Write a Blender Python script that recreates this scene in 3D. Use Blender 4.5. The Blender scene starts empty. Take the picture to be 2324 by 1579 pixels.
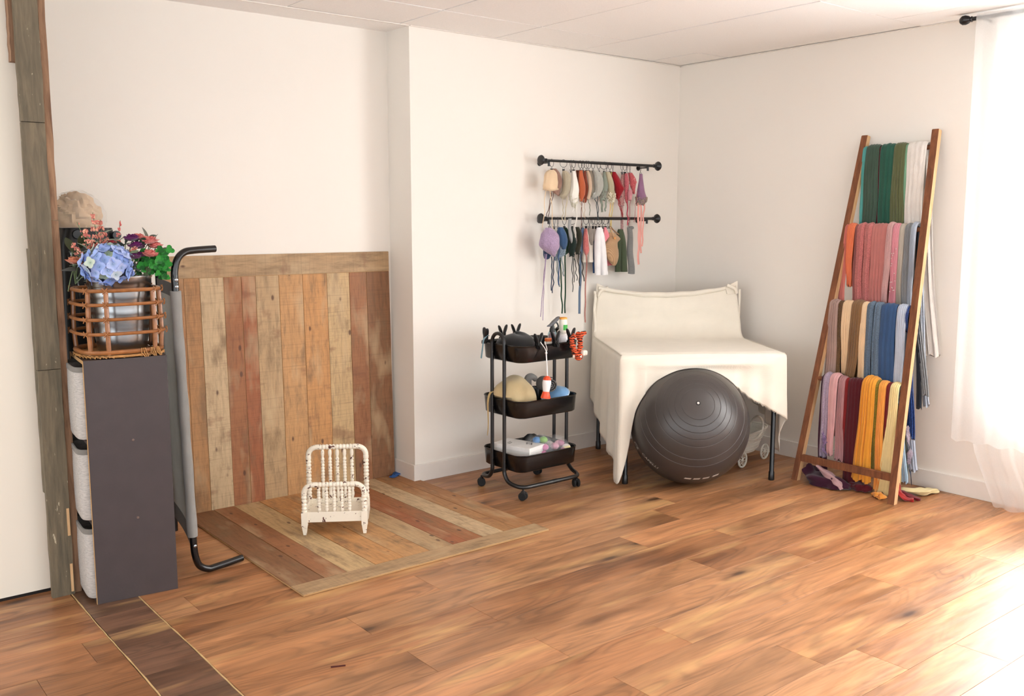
import bpy, math, random
from mathutils import Vector, Matrix, noise
PI = math.pi
S = bpy.context.scene
COL = S.collection
rnd = random.Random(7)

# ------------------------------------------------------------------ camera, light, exposure
cam_d = bpy.data.cameras.new('camera')
cam = bpy.data.objects.new('camera', cam_d)
COL.objects.link(cam)
cam_d.sensor_width = 36.0
cam_d.lens = 36.0 * 2150.0 / 2324.0
cam_d.clip_start = 0.05
cam.location = (0, 0, 1.40)
cam.rotation_euler = (math.radians(90 - 7.66), 0, math.radians(-38.85))
S.camera = cam
S.view_settings.view_transform = 'Standard'
S.view_settings.look = 'None'
S.view_settings.gamma = 1.0
S.view_settings.use_curve_mapping = False
S.view_settings.exposure = -0.19
S.cycles.max_bounces = 7
S.cycles.diffuse_bounces = 4
S.cycles.glossy_bounces = 3
S.cycles.transmission_bounces = 4
S.cycles.transparent_max_bounces = 8
S.cycles.caustics_reflective = False
S.cycles.caustics_refractive = False

world = bpy.data.worlds.new('daylight')
S.world = world
world.use_nodes = True
wb = world.node_tree.nodes['Background']
wb.inputs[0].default_value = (0.93, 0.97, 1.0, 1)
wb.inputs[1].default_value = 3.5


def area(name, loc, target, sx, sy, power, col=(1, 1, 1), spread=180):
    d = bpy.data.lights.new(name, 'AREA')
    d.shape = 'RECTANGLE'
    d.size, d.size_y = sx, sy
    d.energy = power
    d.color = col
    d.spread = math.radians(spread)
    o = bpy.data.objects.new(name, d)
    COL.objects.link(o)
    o.location = loc
    o.rotation_euler = (Vector(target) - Vector(loc)).to_track_quat('-Z', 'Y').to_euler()
    return o


# daylight through the window in the right wall, and a soft fill lamp added behind the camera
area('window_daylight', (5.05, 1.0, 1.45), (2.0, 1.0, 1.0), 2.0, 1.8, 150, (0.93, 0.97, 1.0))
area('front_fill', (2.6, -2.2, 1.9), (2.6, 4.0, 1.0), 2.6, 1.8, 5, (0.93, 0.97, 1.0))


# hazy sun falling through the curtained window on to the floor
sd = bpy.data.lights.new('hazy_sun', 'SUN')
sd.energy = 44
sd.angle = math.radians(24)
sd.color = (1.0, 0.98, 0.95)
so_ = bpy.data.objects.new('hazy_sun', sd)
COL.objects.link(so_)
so_.location = (7, 1.4, 4)
so_.rotation_euler = Vector((-1.0, -0.16, -0.80)).to_track_quat('-Z', 'Y').to_euler()


# ------------------------------------------------------------------ helpers
def lin(c):
    out = []
    for v in c[:3]:
        v = v / 255.0
        out.append(v / 12.92 if v <= 0.04045 else ((v + 0.055) / 1.055) ** 2.4)
    return (out[0], out[1], out[2], 1.0)


class MB:
    def __init__(s):
        s.v = []
        s.f = []
        s.m = []
        s.mi = 0

    def add(s, vs, fs):
        b = len(s.v)
        s.v += [tuple(v) for v in vs]
        for f in fs:
            s.f.append(tuple(i + b for i in f))
            s.m.append(s.mi)
        return s

    def box(s, c, d, rz=0.0, M=None):
        x, y, z = d[0] / 2, d[1] / 2, d[2] / 2
        vs = [Vector(p) for p in [(-x, -y, -z), (x, -y, -z), (x, y, -z), (-x, y, -z), (-x, -y, z), (x, -y, z), (x, y, z), (-x, y, z)]]
        R = M if M is not None else Matrix.Rotation(rz, 4, 'Z')
        c = Vector(c)
        return s.add([R @ v + c for v in vs], [(3, 2, 1, 0), (4, 5, 6, 7), (0, 1, 5, 4), (1, 2, 6, 5), (2, 3, 7, 6), (3, 0, 4, 7)])

    def bar(s, a, b, w, t, up=(0, 0, 1)):
        a, b = Vector(a), Vector(b)
        d = (b - a).normalized()
        x = d.cross(Vector(up)).normalized()
        y = x.cross(d).normalized()
        vs = []
        for p in (a, b):
            for sx, sy in ((-1, -1), (1, -1), (1, 1), (-1, 1)):
                vs.append(p + x * sx * w / 2 + y * sy * t / 2)
        return s.add(vs, [(0, 1, 2, 3), (7, 6, 5, 4), (0, 4, 5, 1), (1, 5, 6, 2), (2, 6, 7, 3), (3, 7, 4, 0)])

    def loft(s, rings, cu=True, cap=True, cv=False):
        n = len(rings[0])
        k = len(rings)
        b = len(s.v)
        for r in rings:
            s.v += [tuple(p) for p in r]
        for i in range(k if cv else k - 1):
            i2 = (i + 1) % k
            for j in range(n if cu else n - 1):
                j2 = (j + 1) % n
                s.f.append((b + i * n + j, b + i * n + j2, b + i2 * n + j2, b + i2 * n + j))
                s.m.append(s.mi)
        if cap and cu and not cv:
            s.f.append(tuple(b + j for j in reversed(range(n))))
            s.m.append(s.mi)
            s.f.append(tuple(b + (k - 1) * n + j for j in range(n)))
            s.m.append(s.mi)
        return s

    def tube(s, pts, r, n=8, closed=False, cap=True, flat=1.0):
        pts = [Vector(p) for p in pts]
        k = len(pts)
        rs = r if isinstance(r, (list, tuple)) else [r] * k
        rings = []
        nx = None
        for i, p in enumerate(pts):
            if closed:
                t = pts[(i + 1) % k] - pts[i - 1]
            else:
                t = pts[min(i + 1, k - 1)] - pts[max(i - 1, 0)]
            t = t.normalized() if t.length > 1e-9 else Vector((0, 0, 1))
            if nx is None:
                nx = t.orthogonal().normalized() if abs(t.z) < 0.99 else Vector((1, 0, 0))
                if abs(t.z) < 0.99:
                    nx = Vector((0, 0, 1)).cross(t).normalized()
            nx = (nx - t * nx.dot(t))
            nx = nx.normalized() if nx.length > 1e-6 else t.orthogonal().normalized()
            ny = t.cross(nx)
            rings.append([p + (nx * math.cos(a) + ny * math.sin(a) * flat) * rs[i] for a in [2 * PI * j / n for j in range(n)]])
        return s.loft(rings, True, cap, closed)

    def lathe(s, prof, n=16, M=None, cap=True):
        M = M or Matrix()
        rings = [[M @ Vector((max(r, 1e-5) * math.cos(2 * PI * j / n), max(r, 1e-5) * math.sin(2 * PI * j / n), z)) for j in range(n)] for r, z in prof]
        return s.loft(rings, True, cap)

    def blob(s, c, rad, nu=16, nv=10, fn=None, R=None):
        c = Vector(c)
        rings = []
        for i in range(nv + 1):
            th = PI * min(max(i / nv, 0.004), 0.996)
            ring = []
            for j in range(nu):
                ph = 2 * PI * j / nu
                d = Vector((math.sin(th) * math.cos(ph), math.sin(th) * math.sin(ph), -math.cos(th)))
                k = fn(d) if fn else 1.0
                p = Vector((d.x * rad[0], d.y * rad[1], d.z * rad[2])) * k
                if R is not None:
                    p = R @ p
                ring.append(c + p)
            rings.append(ring)
        return s.loft(rings, True, True)

    def build(s, name, mat, parent=None, origin=None, smooth=True, angle=38, bevel=0, merge=0, color=None):
        o0 = Vector(origin) if origin is not None else Vector((0, 0, 0))
        me = bpy.data.meshes.new(name)
        me.from_pydata([tuple(Vector(v) - o0) for v in s.v], [], s.f)
        mats = mat if isinstance(mat, (list, tuple)) else [mat]
        for m in mats:
            me.materials.append(m)
        if len(mats) > 1:
            me.polygons.foreach_set('material_index', s.m)
        if merge:
            import bmesh
            bm = bmesh.new()
            bm.from_mesh(me)
            bmesh.ops.remove_doubles(bm, verts=bm.verts, dist=merge)
            bm.to_mesh(me)
            bm.free()
        if smooth:
            me.polygons.foreach_set('use_smooth', [True] * len(me.polygons))
            me.set_sharp_from_angle(angle=math.radians(angle))
        me.update()
        o = bpy.data.objects.new(name, me)
        COL.objects.link(o)
        o.location = o0
        if parent is not None:
            o.parent = parent
        if color is not None:
            o.color = color
        if bevel:
            b = o.modifiers.new('bevel', 'BEVEL')
            b.width = bevel
            b.segments = 2
            b.limit_method = 'ANGLE'
        return o


def inst(src, name=None, parent=None, loc=None, rot=None, scale=None, color=None):
    o = src.copy()
    COL.objects.link(o)
    if name:
        o.name = name
    if parent is not None:
        o.parent = parent
    if loc is not None:
        o.location = loc
    if rot is not None:
        o.rotation_euler = rot
    if scale is not None:
        o.scale = scale
    if color is not None:
        o.color = color
    return o


def tag(o, label, cat, group=None):
    o['label'] = label
    o['category'] = cat
    if group:
        o['group'] = group
    return o


def thing(name, label, cat, loc=(0, 0, 0), rz=0.0, group=None, rot=None):
    o = bpy.data.objects.new(name, None)
    COL.objects.link(o)
    o.empty_display_size = 0.05
    o.location = loc
    o.rotation_euler = rot if rot else (0, 0, rz)
    return tag(o, label, cat, group)


def structure(o):
    o['kind'] = 'structure'
    return o


def interp(t, keys):
    for (a, va), (b, vb) in zip(keys, keys[1:]):
        if t <= b:
            u = 0 if b == a else max(0, (t - a) / (b - a))
            return va + (vb - va) * u
    return keys[-1][1]


def spline(pts, n=8):
    """Catmull-Rom through the points"""
    P = [Vector(p) for p in pts]
    out = []
    for i in range(len(P) - 1):
        p0, p1, p2, p3 = P[max(i - 1, 0)], P[i], P[i + 1], P[min(i + 2, len(P) - 1)]
        for k in range(n):
            t = k / n
            out.append(0.5 * ((2 * p1) + (p2 - p0) * t + (2 * p0 - 5 * p1 + 4 * p2 - p3) * t * t + (3 * p1 - p0 - 3 * p2 + p3) * t ** 3))
    out.append(P[-1])
    return out


# ------------------------------------------------------------------ materials
class NT:
    def __init__(s, name):
        s.mat = bpy.data.materials.new(name)
        s.mat.use_nodes = True
        s.t = s.mat.node_tree
        s.b = s.t.nodes['Principled BSDF']

    def n(s, typ, **kw):
        nd = s.t.nodes.new(typ)
        for k, v in kw.items():
            if k.startswith('_'):
                setattr(nd, k[1:], v)
            else:
                nd.inputs[k.replace('_', ' ')].default_value = v
        return nd

    def l(s, a, b):
        s.t.links.new(a, b)

    def coords(s, scale=(1, 1, 1), rnd_off=True, rot=(0, 0, 0), kind='Object'):
        tc = s.n('ShaderNodeTexCoord')
        src = tc.outputs[kind]
        if rnd_off:
            oi = s.n('ShaderNodeObjectInfo')
            mul = s.n('ShaderNodeMath', _operation='MULTIPLY')
            mul.inputs[1].default_value = 37.0
            s.l(oi.outputs['Random'], mul.inputs[0])
            add = s.n('ShaderNodeVectorMath', _operation='ADD')
            s.l(src, add.inputs[0])
            s.l(mul.outputs[0], add.inputs[1])
            src = add.outputs[0]
        mp = s.n('ShaderNodeMapping')
        mp.inputs['Scale'].default_value = scale
        mp.inputs['Rotation'].default_value = rot
        s.l(src, mp.inputs[0])
        return mp.outputs[0]

    def noise(s, vec, scale=5, detail=3, rough=0.5, dist=0.0):
        nd = s.n('ShaderNodeTexNoise')
        nd.inputs['Scale'].default_value = scale
        nd.inputs['Detail'].default_value = detail
        nd.inputs['Roughness'].default_value = rough
        nd.inputs['Distortion'].default_value = dist
        s.l(vec, nd.inputs['Vector'])
        return nd.outputs['Fac']

    def ramp(s, fac, stops):
        r = s.n('ShaderNodeValToRGB')
        e = r.color_ramp.elements
        while len(e) < len(stops):
            e.new(0.5)
        for el, (p, c) in zip(e, stops):
            el.position = p
            el.color = (c, c, c, 1) if isinstance(c, (int, float)) else (tuple(c) if len(c) == 4 else tuple(c) + (1,))
        s.l(fac, r.inputs[0])
        return r.outputs[0]

    def mul(s, a, b, fac=1.0, mode='MULTIPLY'):
        m = s.n('ShaderNodeMix', _data_type='RGBA', _blend_type=mode)
        m.inputs[0].default_value = fac
        for sock, v in ((m.inputs[6], a), (m.inputs[7], b)):
            if isinstance(v, tuple):
                sock.default_value = v
            else:
                s.l(v, sock)
        return m.outputs[2]

    def mixf(s, f, a, b):
        m = s.n('ShaderNodeMix', _data_type='RGBA')
        s.l(f, m.inputs[0])
        for sock, v in ((m.inputs[6], a), (m.inputs[7], b)):
            if isinstance(v, tuple):
                sock.default_value = v
            else:
                s.l(v, sock)
        return m.outputs[2]

    def bump(s, h, strength=0.3, dist=0.002):
        b = s.n('ShaderNodeBump')
        b.inputs['Strength'].default_value = strength
        b.inputs['Distance'].default_value = dist
        s.l(h, b.inputs['Height'])
        s.l(b.outputs[0], s.b.inputs['Normal'])

    def color(s, c):
        if isinstance(c, tuple):
            s.b.inputs['Base Color'].default_value = c
        else:
            s.l(c, s.b.inputs['Base Color'])

    def objcol(s):
        return s.n('ShaderNodeObjectInfo').outputs['Color']


def plain(name, rgb, rough=0.5, metal=0.0, var=0.06, vs=30, bump=0.0, bs=80, coat=0.0, spec=None, sheen=0.0):
    m = NT(name)
    v = m.coords()
    c = m.mul(lin(rgb), m.ramp(m.noise(v, vs, 3), [(0.3, 1 - var), (0.7, 1.0)]))
    m.color(c)
    m.b.inputs['Roughness'].default_value = rough
    m.b.inputs['Metallic'].default_value = metal
    if coat:
        m.b.inputs['Coat Weight'].default_value = coat
    if spec is not None:
        m.b.inputs['Specular IOR Level'].default_value = spec
    if sheen:
        m.b.inputs['Sheen Weight'].default_value = sheen
    if bump:
        m.bump(m.noise(v, bs, 2), bump, 0.002)
    return m.mat


def fabric_mat(name, rgb=None, weave=900, strength=0.35, rough=0.9, var=0.12, pattern='weave', ps=160, contrast=0.0, c2=None, c2scale=8, c2lo=0.5, alpha=None):
    m = NT(name)
    v = m.coords()
    base = lin(rgb) if rgb else m.objcol()
    c = m.mul(base, m.ramp(m.noise(v, 14, 4), [(0.3, 1 - var), (0.7, 1.0)]))
    if c2:
        f = m.ramp(m.noise(v, c2scale, 3, 0.6), [(c2lo, 0.0), (c2lo + 0.06, 1.0)])
        c = m.mixf(f, c, lin(c2))
    if pattern == 'weave':
        h = m.noise(v, weave, 1)
    elif pattern == 'knit':
        w = m.n('ShaderNodeTexVoronoi')
        w.inputs['Scale'].default_value = ps
        m.l(v, w.inputs['Vector'])
        h = w.outputs['Distance']
    elif pattern == 'rib':
        w = m.n('ShaderNodeTexWave')
        w.inputs['Scale'].default_value = ps
        w.bands_direction = 'DIAGONAL'
        m.l(v, w.inputs['Vector'])
        h = w.outputs['Fac']
    elif pattern == 'fur':
        h = m.noise(v, ps, 6, 0.8, 1.5)
    if contrast:
        c = m.mul(c, m.ramp(h, [(0.0, 1.0), (0.8, 1 - contrast)]) if pattern == 'knit' else m.ramp(h, [(0.2, 1 - contrast), (0.6, 1.0)]))
    m.color(c)
    m.b.inputs['Roughness'].default_value = rough
    m.b.inputs['Sheen Weight'].default_value = 0.25
    m.b.inputs['Specular IOR Level'].default_value = 0.2
    m.bump(h, strength, 0.0015 if pattern != 'fur' else 0.004)
    if alpha:
        m.b.inputs['Alpha'].default_value = alpha
    return m.mat


def board_wood():
    m = NT('reclaimed_plank_print')
    v = m.coords((1, 1, 1))
    vy = m.coords((9, 1.1, 9))
    saw = m.coords((1.5, 90, 3))
    grain = m.ramp(m.noise(vy, 9, 6, 0.65, 0.6), [(0.28, 0.62), (0.5, 0.95), (0.75, 1.12)])
    c = m.mul(m.objcol(), grain)
    c = m.mul(c, m.ramp(m.noise(saw, 2.2, 3, 0.6), [(0.36, 0.84), (0.5, 1.0)]), 0.7)
    # broad weathered patches
    c = m.mixf(m.ramp(m.noise(m.coords((9, 3.0, 9)), 1.5, 5, 0.65), [(0.52, 0.0), (0.70, 0.75)]), c, lin((122, 96, 68)))
    c = m.mixf(m.ramp(m.noise(m.coords((5, 1.6, 5)), 2.1, 3, 0.5), [(0.54, 0.0), (0.70, 0.5)]), c, lin((200, 174, 136)))
    c = m.mixf(m.ramp(m.noise(m.coords((3, 5.5, 3)), 1.6, 4, 0.6), [(0.60, 0.0), (0.70, 0.55)]), c, lin((128, 84, 58)))
    c = m.mixf(m.ramp(m.noise(m.coords((2, 120, 2)), 1.2, 2, 0.6), [(0.60, 0.0), (0.68, 0.2)]), c, lin((90, 66, 48)))
    # knots
    vo = m.n('ShaderNodeTexVoronoi')
    vo.inputs['Scale'].default_value = 1.0
    m.l(m.coords((14, 7, 14)), vo.inputs['Vector'])
    c = m.mixf(m.ramp(vo.outputs['Distance'], [(0.07, 0.85), (0.13, 0.0)]), c, lin((84, 52, 36)))
    m.color(c)
    m.b.inputs['Roughness'].default_value = 0.62
    m.bump(m.noise(vy, 12, 5, 0.6), 0.25, 0.001)
    return m.mat


def laminate():
    m = NT('oak_laminate')
    v1 = m.coords((0.9, 9, 1))
    fine = m.coords((2.2, 60, 1))
    # contour lines of a stretched noise field give the flowing figure of sawn oak
    def contour(vec, sc, k, dist=0.0, detail=1.2):
        mu = m.n('ShaderNodeMath', _operation='MULTIPLY')
        m.l(m.noise(vec, sc, detail, 0.45, dist), mu.inputs[0])
        mu.inputs[1].default_value = k
        si = m.n('ShaderNodeMath', _operation='SINE')
        m.l(mu.outputs[0], si.inputs[0])
        ad = m.n('ShaderNodeMath', _operation='MULTIPLY_ADD')
        m.l(si.outputs[0], ad.inputs[0])
        ad.inputs[1].default_value = 0.5
        ad.inputs[2].default_value = 0.5
        return ad.outputs[0]
    fig = m.ramp(contour(m.coords((0.9, 5.2, 1)), 1.5, 95.0, 0.35), [(0.0, 0.74), (0.35, 0.96), (1.0, 1.05)])
    where = m.ramp(m.noise(m.coords((1.2, 4.0, 1)), 1.3, 2), [(0.42, 0.15), (0.6, 1.0)])
    c = m.mul(m.objcol(), m.ramp(m.noise(v1, 1.6, 6, 0.62, 0.8), [(0.28, 0.55), (0.46, 0.90), (0.56, 1.02), (0.74, 1.30)]))
    c = m.mixf(where, c, m.mul(c, fig))
    c = m.mul(c, m.ramp(m.noise(fine, 2.0, 3, 0.6), [(0.35, 0.84), (0.55, 1.0)]), 0.8)
    big = m.ramp(m.noise(m.coords((1.1, 3.4, 1)), 1.5, 3, 0.55), [(0.34, 1.0), (0.52, 0.0)])
    c = m.mixf(big, c, m.mul(c, (0.62, 0.56, 0.50, 1)))
    c = m.mixf(m.ramp(m.noise(m.coords((1.3, 6.5, 1)), 1.4, 3, 0.55), [(0.56, 0.0), (0.72, 0.55)]), c, lin((224, 178, 118)))
    vo = m.n('ShaderNodeTexVoronoi')
    vo.inputs['Scale'].default_value = 1.0
    m.l(m.coords((1.7, 5.6, 1)), vo.inputs['Vector'])
    c = m.mixf(m.ramp(vo.outputs['Distance'], [(0.05, 0.92), (0.10, 0.45), (0.24, 0.0)]), c, lin((62, 38, 24)))
    m.color(c)
    r = m.ramp(m.noise(v1, 5, 3), [(0.3, 0.30), (0.7, 0.44)])
    m.l(r, m.b.inputs['Roughness'])
    m.b.inputs['Specular IOR Level'].default_value = 0.55
    m.bump(m.noise(fine, 3, 3), 0.12, 0.001)
    return m.mat


def chipped_paint():
    m = NT('chipped_white_paint')
    v = m.coords()
    f = m.ramp(m.noise(v, 42, 4, 0.62), [(0.615, 0.0), (0.635, 1.0)])
    c = m.mixf(f, lin((238, 228, 210)), lin((84, 40, 30)))
    m.color(c)
    m.b.inputs['Roughness'].default_value = 0.42
    return m.mat


def post_wood(name, a, b, chips=True):
    m = NT(name)
    v = m.coords((10, 10, 1))
    c = m.mixf(m.ramp(m.noise(v, 5, 6, 0.65, 0.5), [(0.3, 0.0), (0.7, 1.0)]), lin(a), lin(b))
    if chips:
        c = m.mixf(m.ramp(m.noise(m.coords((9, 9, 2.6)), 7, 4, 0.6), [(0.69, 0.0), (0.72, 0.9)]), c, lin((196, 184, 158)))
    m.color(c)
    m.b.inputs['Roughness'].default_value = 0.8
    m.bump(m.noise(v, 9, 5), 0.5, 0.003)
    return m.mat


def wall_paint(name, rgb):
    m = NT(name)
    v = m.coords(rnd_off=False)
    m.color(m.mul(lin(rgb), m.ramp(m.noise(v, 0.8, 2), [(0.3, 0.97), (0.7, 1.0)])))
    m.b.inputs['Roughness'].default_value = 0.75
    m.b.inputs['Specular IOR Level'].default_value = 0.3
    m.bump(m.noise(v, 45, 4, 0.6), 0.12, 0.002)
    return m.mat


def sheer(name, rgb, alpha, transl=0.6):
    m = NT(name)
    t = m.t
    out = t.nodes['Material Output']
    d = m.n('ShaderNodeBsdfDiffuse')
    tr = m.n('ShaderNodeBsdfTranslucent')
    tp = m.n('ShaderNodeBsdfTransparent')
    v = m.coords(rnd_off=False)
    c = m.mul(lin(rgb), m.ramp(m.noise(v, 300, 1), [(0.3, 0.95), (0.7, 1.0)]))
    m.l(c, d.inputs[0])
    m.l(c, tr.inputs[0])
    mx = m.n('ShaderNodeMixShader')
    mx.inputs[0].default_value = transl
    m.l(d.outputs[0], mx.inputs[1])
    m.l(tr.outputs[0], mx.inputs[2])
    mx2 = m.n('ShaderNodeMixShader')
    mx2.inputs[0].default_value = alpha
    m.l(tp.outputs[0], mx2.inputs[1])
    m.l(mx.outputs[0], mx2.inputs[2])
    m.l(mx2.outputs[0], out.inputs[0])
    return m.mat


def clear_plastic(name, alpha=0.22):
    m = NT(name)
    m.color(lin((235, 238, 240)))
    m.b.inputs['Roughness'].default_value = 0.12
    m.b.inputs['Alpha'].default_value = alpha
    m.bump(m.noise(m.coords(), 30, 3, 0.6, 1.0), 0.8, 0.006)
    return m.mat


M_wall = wall_paint('wall_paint', (241, 235, 226))
M_panel = wall_paint('cream_panel_paint', (241, 233, 218))
M_trim = plain('white_trim_paint', (238, 232, 224), 0.45, var=0.02)
M_ceil = plain('ceiling_tile_white', (251, 248, 245), 0.9, var=0.05, vs=160, bump=0.3, bs=300)
M_gap = plain('dark_plenum', (150, 138, 124), 0.9)
M_dark = plain('dark_gap', (30, 25, 22), 0.9)
M_board = board_wood()
M_lam = laminate()
M_black = plain('black_metal', (18, 18, 20), 0.32, 0.0, var=0.1, spec=0.6)
M_blackgloss = plain('black_gloss_enamel', (13, 13, 15), 0.24, 0.0, var=0.05, coat=0.12)
M_blackplastic = plain('black_plastic', (22, 22, 24), 0.38, var=0.1)
M_rubber = plain('black_rubber', (16, 16, 16), 0.75)
M_chrome = plain('galvanized_steel', (168, 170, 172), 0.26, 1.0, var=0.12, vs=12)
M_chip = chipped_paint()
M_post = post_wood('weathered_grey_wood', (84, 78, 64), (126, 112, 90))
M_post2 = post_wood('bare_brown_wood', (104, 74, 54), (164, 128, 98), False)
M_fab = fabric_mat('woven_fabric')
M_knit = fabric_mat('knitted_fabric', pattern='knit', ps=430, strength=0.7, contrast=0.3)
M_chunk = fabric_mat('crochet_fabric', pattern='knit', ps=250, strength=0.9, contrast=0.42)
M_fur = fabric_mat('fluffy_fabric', pattern='fur', ps=220, strength=1.0, contrast=0.3)
M_lace = fabric_mat('lace_fabric', pattern='knit', ps=300, strength=1.0, contrast=0.6)
M_ribk = fabric_mat('ribbed_knit', pattern='rib', ps=60, strength=0.8, contrast=0.25)
M_cloth = fabric_mat('cream_waffle_cloth', (240, 232, 216), pattern='rib', ps=150, strength=0.22, var=0.04)
M_cabinet = plain('dark_laminate_panel', (66, 56, 56), 0.5, var=0.12, vs=18, bump=0.1, bs=120)
M_cover = plain('brown_screw_cover', (110, 90, 80), 0.4)
M_mdf = plain('raw_chipboard_edge', (186, 146, 98), 0.8)


def grey_weave():
    m = NT('grey_woven_bin')
    v = m.coords((20, 20, 160), False)
    c = m.mul(lin((196, 190, 184)), m.ramp(m.noise(v, 3, 3, 0.7), [(0.35, 0.66), (0.6, 1.0)]))
    m.color(c)
    m.b.inputs['Roughness'].default_value = 0.9
    m.bump(m.noise(v, 3, 2), 0.4, 0.002)
    return m.mat


M_bin = grey_weave()
M_bintrim = fabric_mat('grey_binding', (128, 124, 118))
M_rattan = plain('rattan_cane', (166, 106, 58), 0.38, var=0.35, vs=40, coat=0.2)
M_rattan2 = plain('rattan_binding', (168, 108, 58), 0.5, var=0.3, vs=60)
M_stain = post_wood('stained_pine', (96, 54, 32), (142, 88, 54), False)
M_pine = post_wood('raw_pine', (196, 152, 104), (226, 186, 140), False)
M_clear = clear_plastic('clear_plastic_bag', 0.16)
M_plast = clear_plastic('clear_bottle', 0.4)
M_wick = plain('white_wicker', (226, 220, 206), 0.6, var=0.15, vs=200, bump=0.8, bs=240)

# ------------------------------------------------------------------ the room
XR, YB, YR, XP, ZC = 4.772, 4.204, 4.42, 2.715, 2.38


def sbox(name, lo, hi, mat, bevel=0):
    c = [(a + b) / 2 for a, b in zip(lo, hi)]
    d = [b - a for a, b in zip(lo, hi)]
    return structure(MB().box(c, d).build(name, mat, origin=c, bevel=bevel, smooth=False))


floor = sbox('floor', (-2.2, -3.2, -0.12), (4.95, 4.60, -0.006), M_lam)
floor.color = lin((96, 62, 42))
ceiling = sbox('ceiling', (-2.2, -2.6, ZC + 0.022), (4.95, 4.60, ZC + 0.12), M_gap)
sbox('wall_back', (XP, YB, -0.02), (4.92, 4.62, ZC + 0.05), M_wall)
sbox('wall_recess', (-2.2, YR, -0.02), (XP, 4.62, ZC + 0.05), M_wall)

# cream wall end on the left, stopping short of the floor
sbox('wall_left', (-2.2, 3.795, 0.014), (0.815, 3.90, ZC + 0.05), M_panel)
sbox('trim_1', (-2.2, 3.802, -0.004), (0.812, 3.895, 0.014), M_dark)  # near-black strip standing in for the shade in the gap under the wall

# right wall with its window opening
mb = MB()
WY0, WY1, WZ0, WZ1 = 0.05, 2.02, 0.50, 2.24
for y0, y1, z0, z1 in ((WY1, 4.62, -0.02, ZC + .05), (-1.4, WY0, -0.02, ZC + .05), (WY0, WY1, -0.02, WZ0), (WY0, WY1, WZ1, ZC + .05)):
    mb.box((XR + 0.05, (y0 + y1) / 2, (z0 + z1) / 2), (0.10, y1 - y0, z1 - z0))
structure(mb.build('wall_right', M_wall, smooth=False))

win = structure(MB().box((0, 0, 0), (0.05, WY1 - WY0, 0.05)).build('window_1', M_trim, origin=(0, 0, 0), smooth=False))
win.location = (XR + 0.06, (WY0 + WY1) / 2, WZ0 + 0.025)
for nm, c, d in (('window_frame', (0, 0, WZ1 - WZ0 - 0.05), (0.05, WY1 - WY0, 0.05)),
                 ('window_frame', (0, -(WY1 - WY0) / 2 + 0.025, (WZ1 - WZ0) / 2 - 0.025), (0.05, 0.05, WZ1 - WZ0 - 0.1)),
                 ('window_frame', (0, (WY1 - WY0) / 2 - 0.025, (WZ1 - WZ0) / 2 - 0.025), (0.05, 0.05, WZ1 - WZ0 - 0.1)),
                 ('window_frame', (0, 0, (WZ1 - WZ0) / 2 - 0.025), (0.04, 0.04, WZ1 - WZ0 - 0.1))):
    MB().box(c, d).build(nm, M_trim, win, smooth=False)
gl = NT('window_glass')
gl.color((1, 1, 1, 1))
gl.b.inputs['Alpha'].default_value = 0.08
gl.b.inputs['Roughness'].default_value = 0.05
for sy in (-1, 1):
    MB().box((0.005, sy * (WY1 - WY0) / 4, (WZ1 - WZ0) / 2 - 0.025), (0.004, (WY1 - WY0) / 2 - 0.06, WZ1 - WZ0 - 0.11)).build('pane', gl.mat, win, smooth=False)

# baseboards
mb = MB()
mb.box(((XP + XR) / 2 - 0.007, YB - 0.0065, 0.0475), (XR - XP + 0.013, 0.013, 0.095))
mb.box((XP - 0.0065, (YB + YR) / 2, 0.0475), (0.013, YR - YB, 0.095))
structure(mb.build('baseboard_back', M_trim, smooth=False, bevel=0.002))
sbox('baseboard_right', (XR - 0.013, -1.4, 0.0), (XR, YB - 0.013, 0.095), M_trim, 0.002)
# ceiling edge angle
mb = MB()
mb.box(((XP + XR) / 2, YB - 0.008, ZC - 0.002), (XR - XP, 0.016, 0.003))
mb.box((XR - 0.008, 1.4, ZC - 0.002), (0.016, 5.6, 0.003))
mb.box((0.4, YB - 0.004, ZC - 0.002), (4.62, 0.012, 0.004))
structure(mb.build('trim_2', M_trim, smooth=False))
sbox('trim_3', (-2.2, YB, ZC), (XP, YR, ZC + 0.03), M_ceil)      # plastered strip of ceiling over the recess

# suspended ceiling tiles, each its own piece
xs = [2.655 + 0.61 * k for k in range(-7, 4)] + [XR]
ys = [YB, 3.81, 2.59, 1.37, 0.15, -1.07]
tile_me = {}
for i in range(len(xs) - 1):
    for j in range(len(ys) - 1):
        w, d = xs[i + 1] - xs[i], ys[j] - ys[j + 1]
        key = (round(w, 3), round(d, 3))
        if key not in tile_me:
            o = MB().box((0, 0, 0), (w - 0.007, d - 0.007, 0.014)).build('ceiling_tile', M_ceil, ceiling, smooth=False)
            tile_me[key] = o.data
            md = o
        else:
            o = bpy.data.objects.new('ceiling_tile', tile_me[key])
            COL.objects.link(o)
            o.parent = ceiling
        cc = Vector(((xs[i] + xs[i + 1]) / 2, (ys[j] + ys[j + 1]) / 2, ZC + 0.008 + rnd.uniform(-0.0015, 0.0015)))
        o.location = cc - ceiling.location
        o.rotation_euler = (rnd.uniform(-.0012, .0012), rnd.uniform(-.002, .002), 0)

# floor planks, one object per plank
ROWH = 0.183
joint = {0: 1.965, -1: 3.52, 1: 1.557, 2: 3.338, 3: 1.58, 4: 3.348, 5: 2.355, 6: 3.36, 7: 2.563, -2: 1.173}


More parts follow.
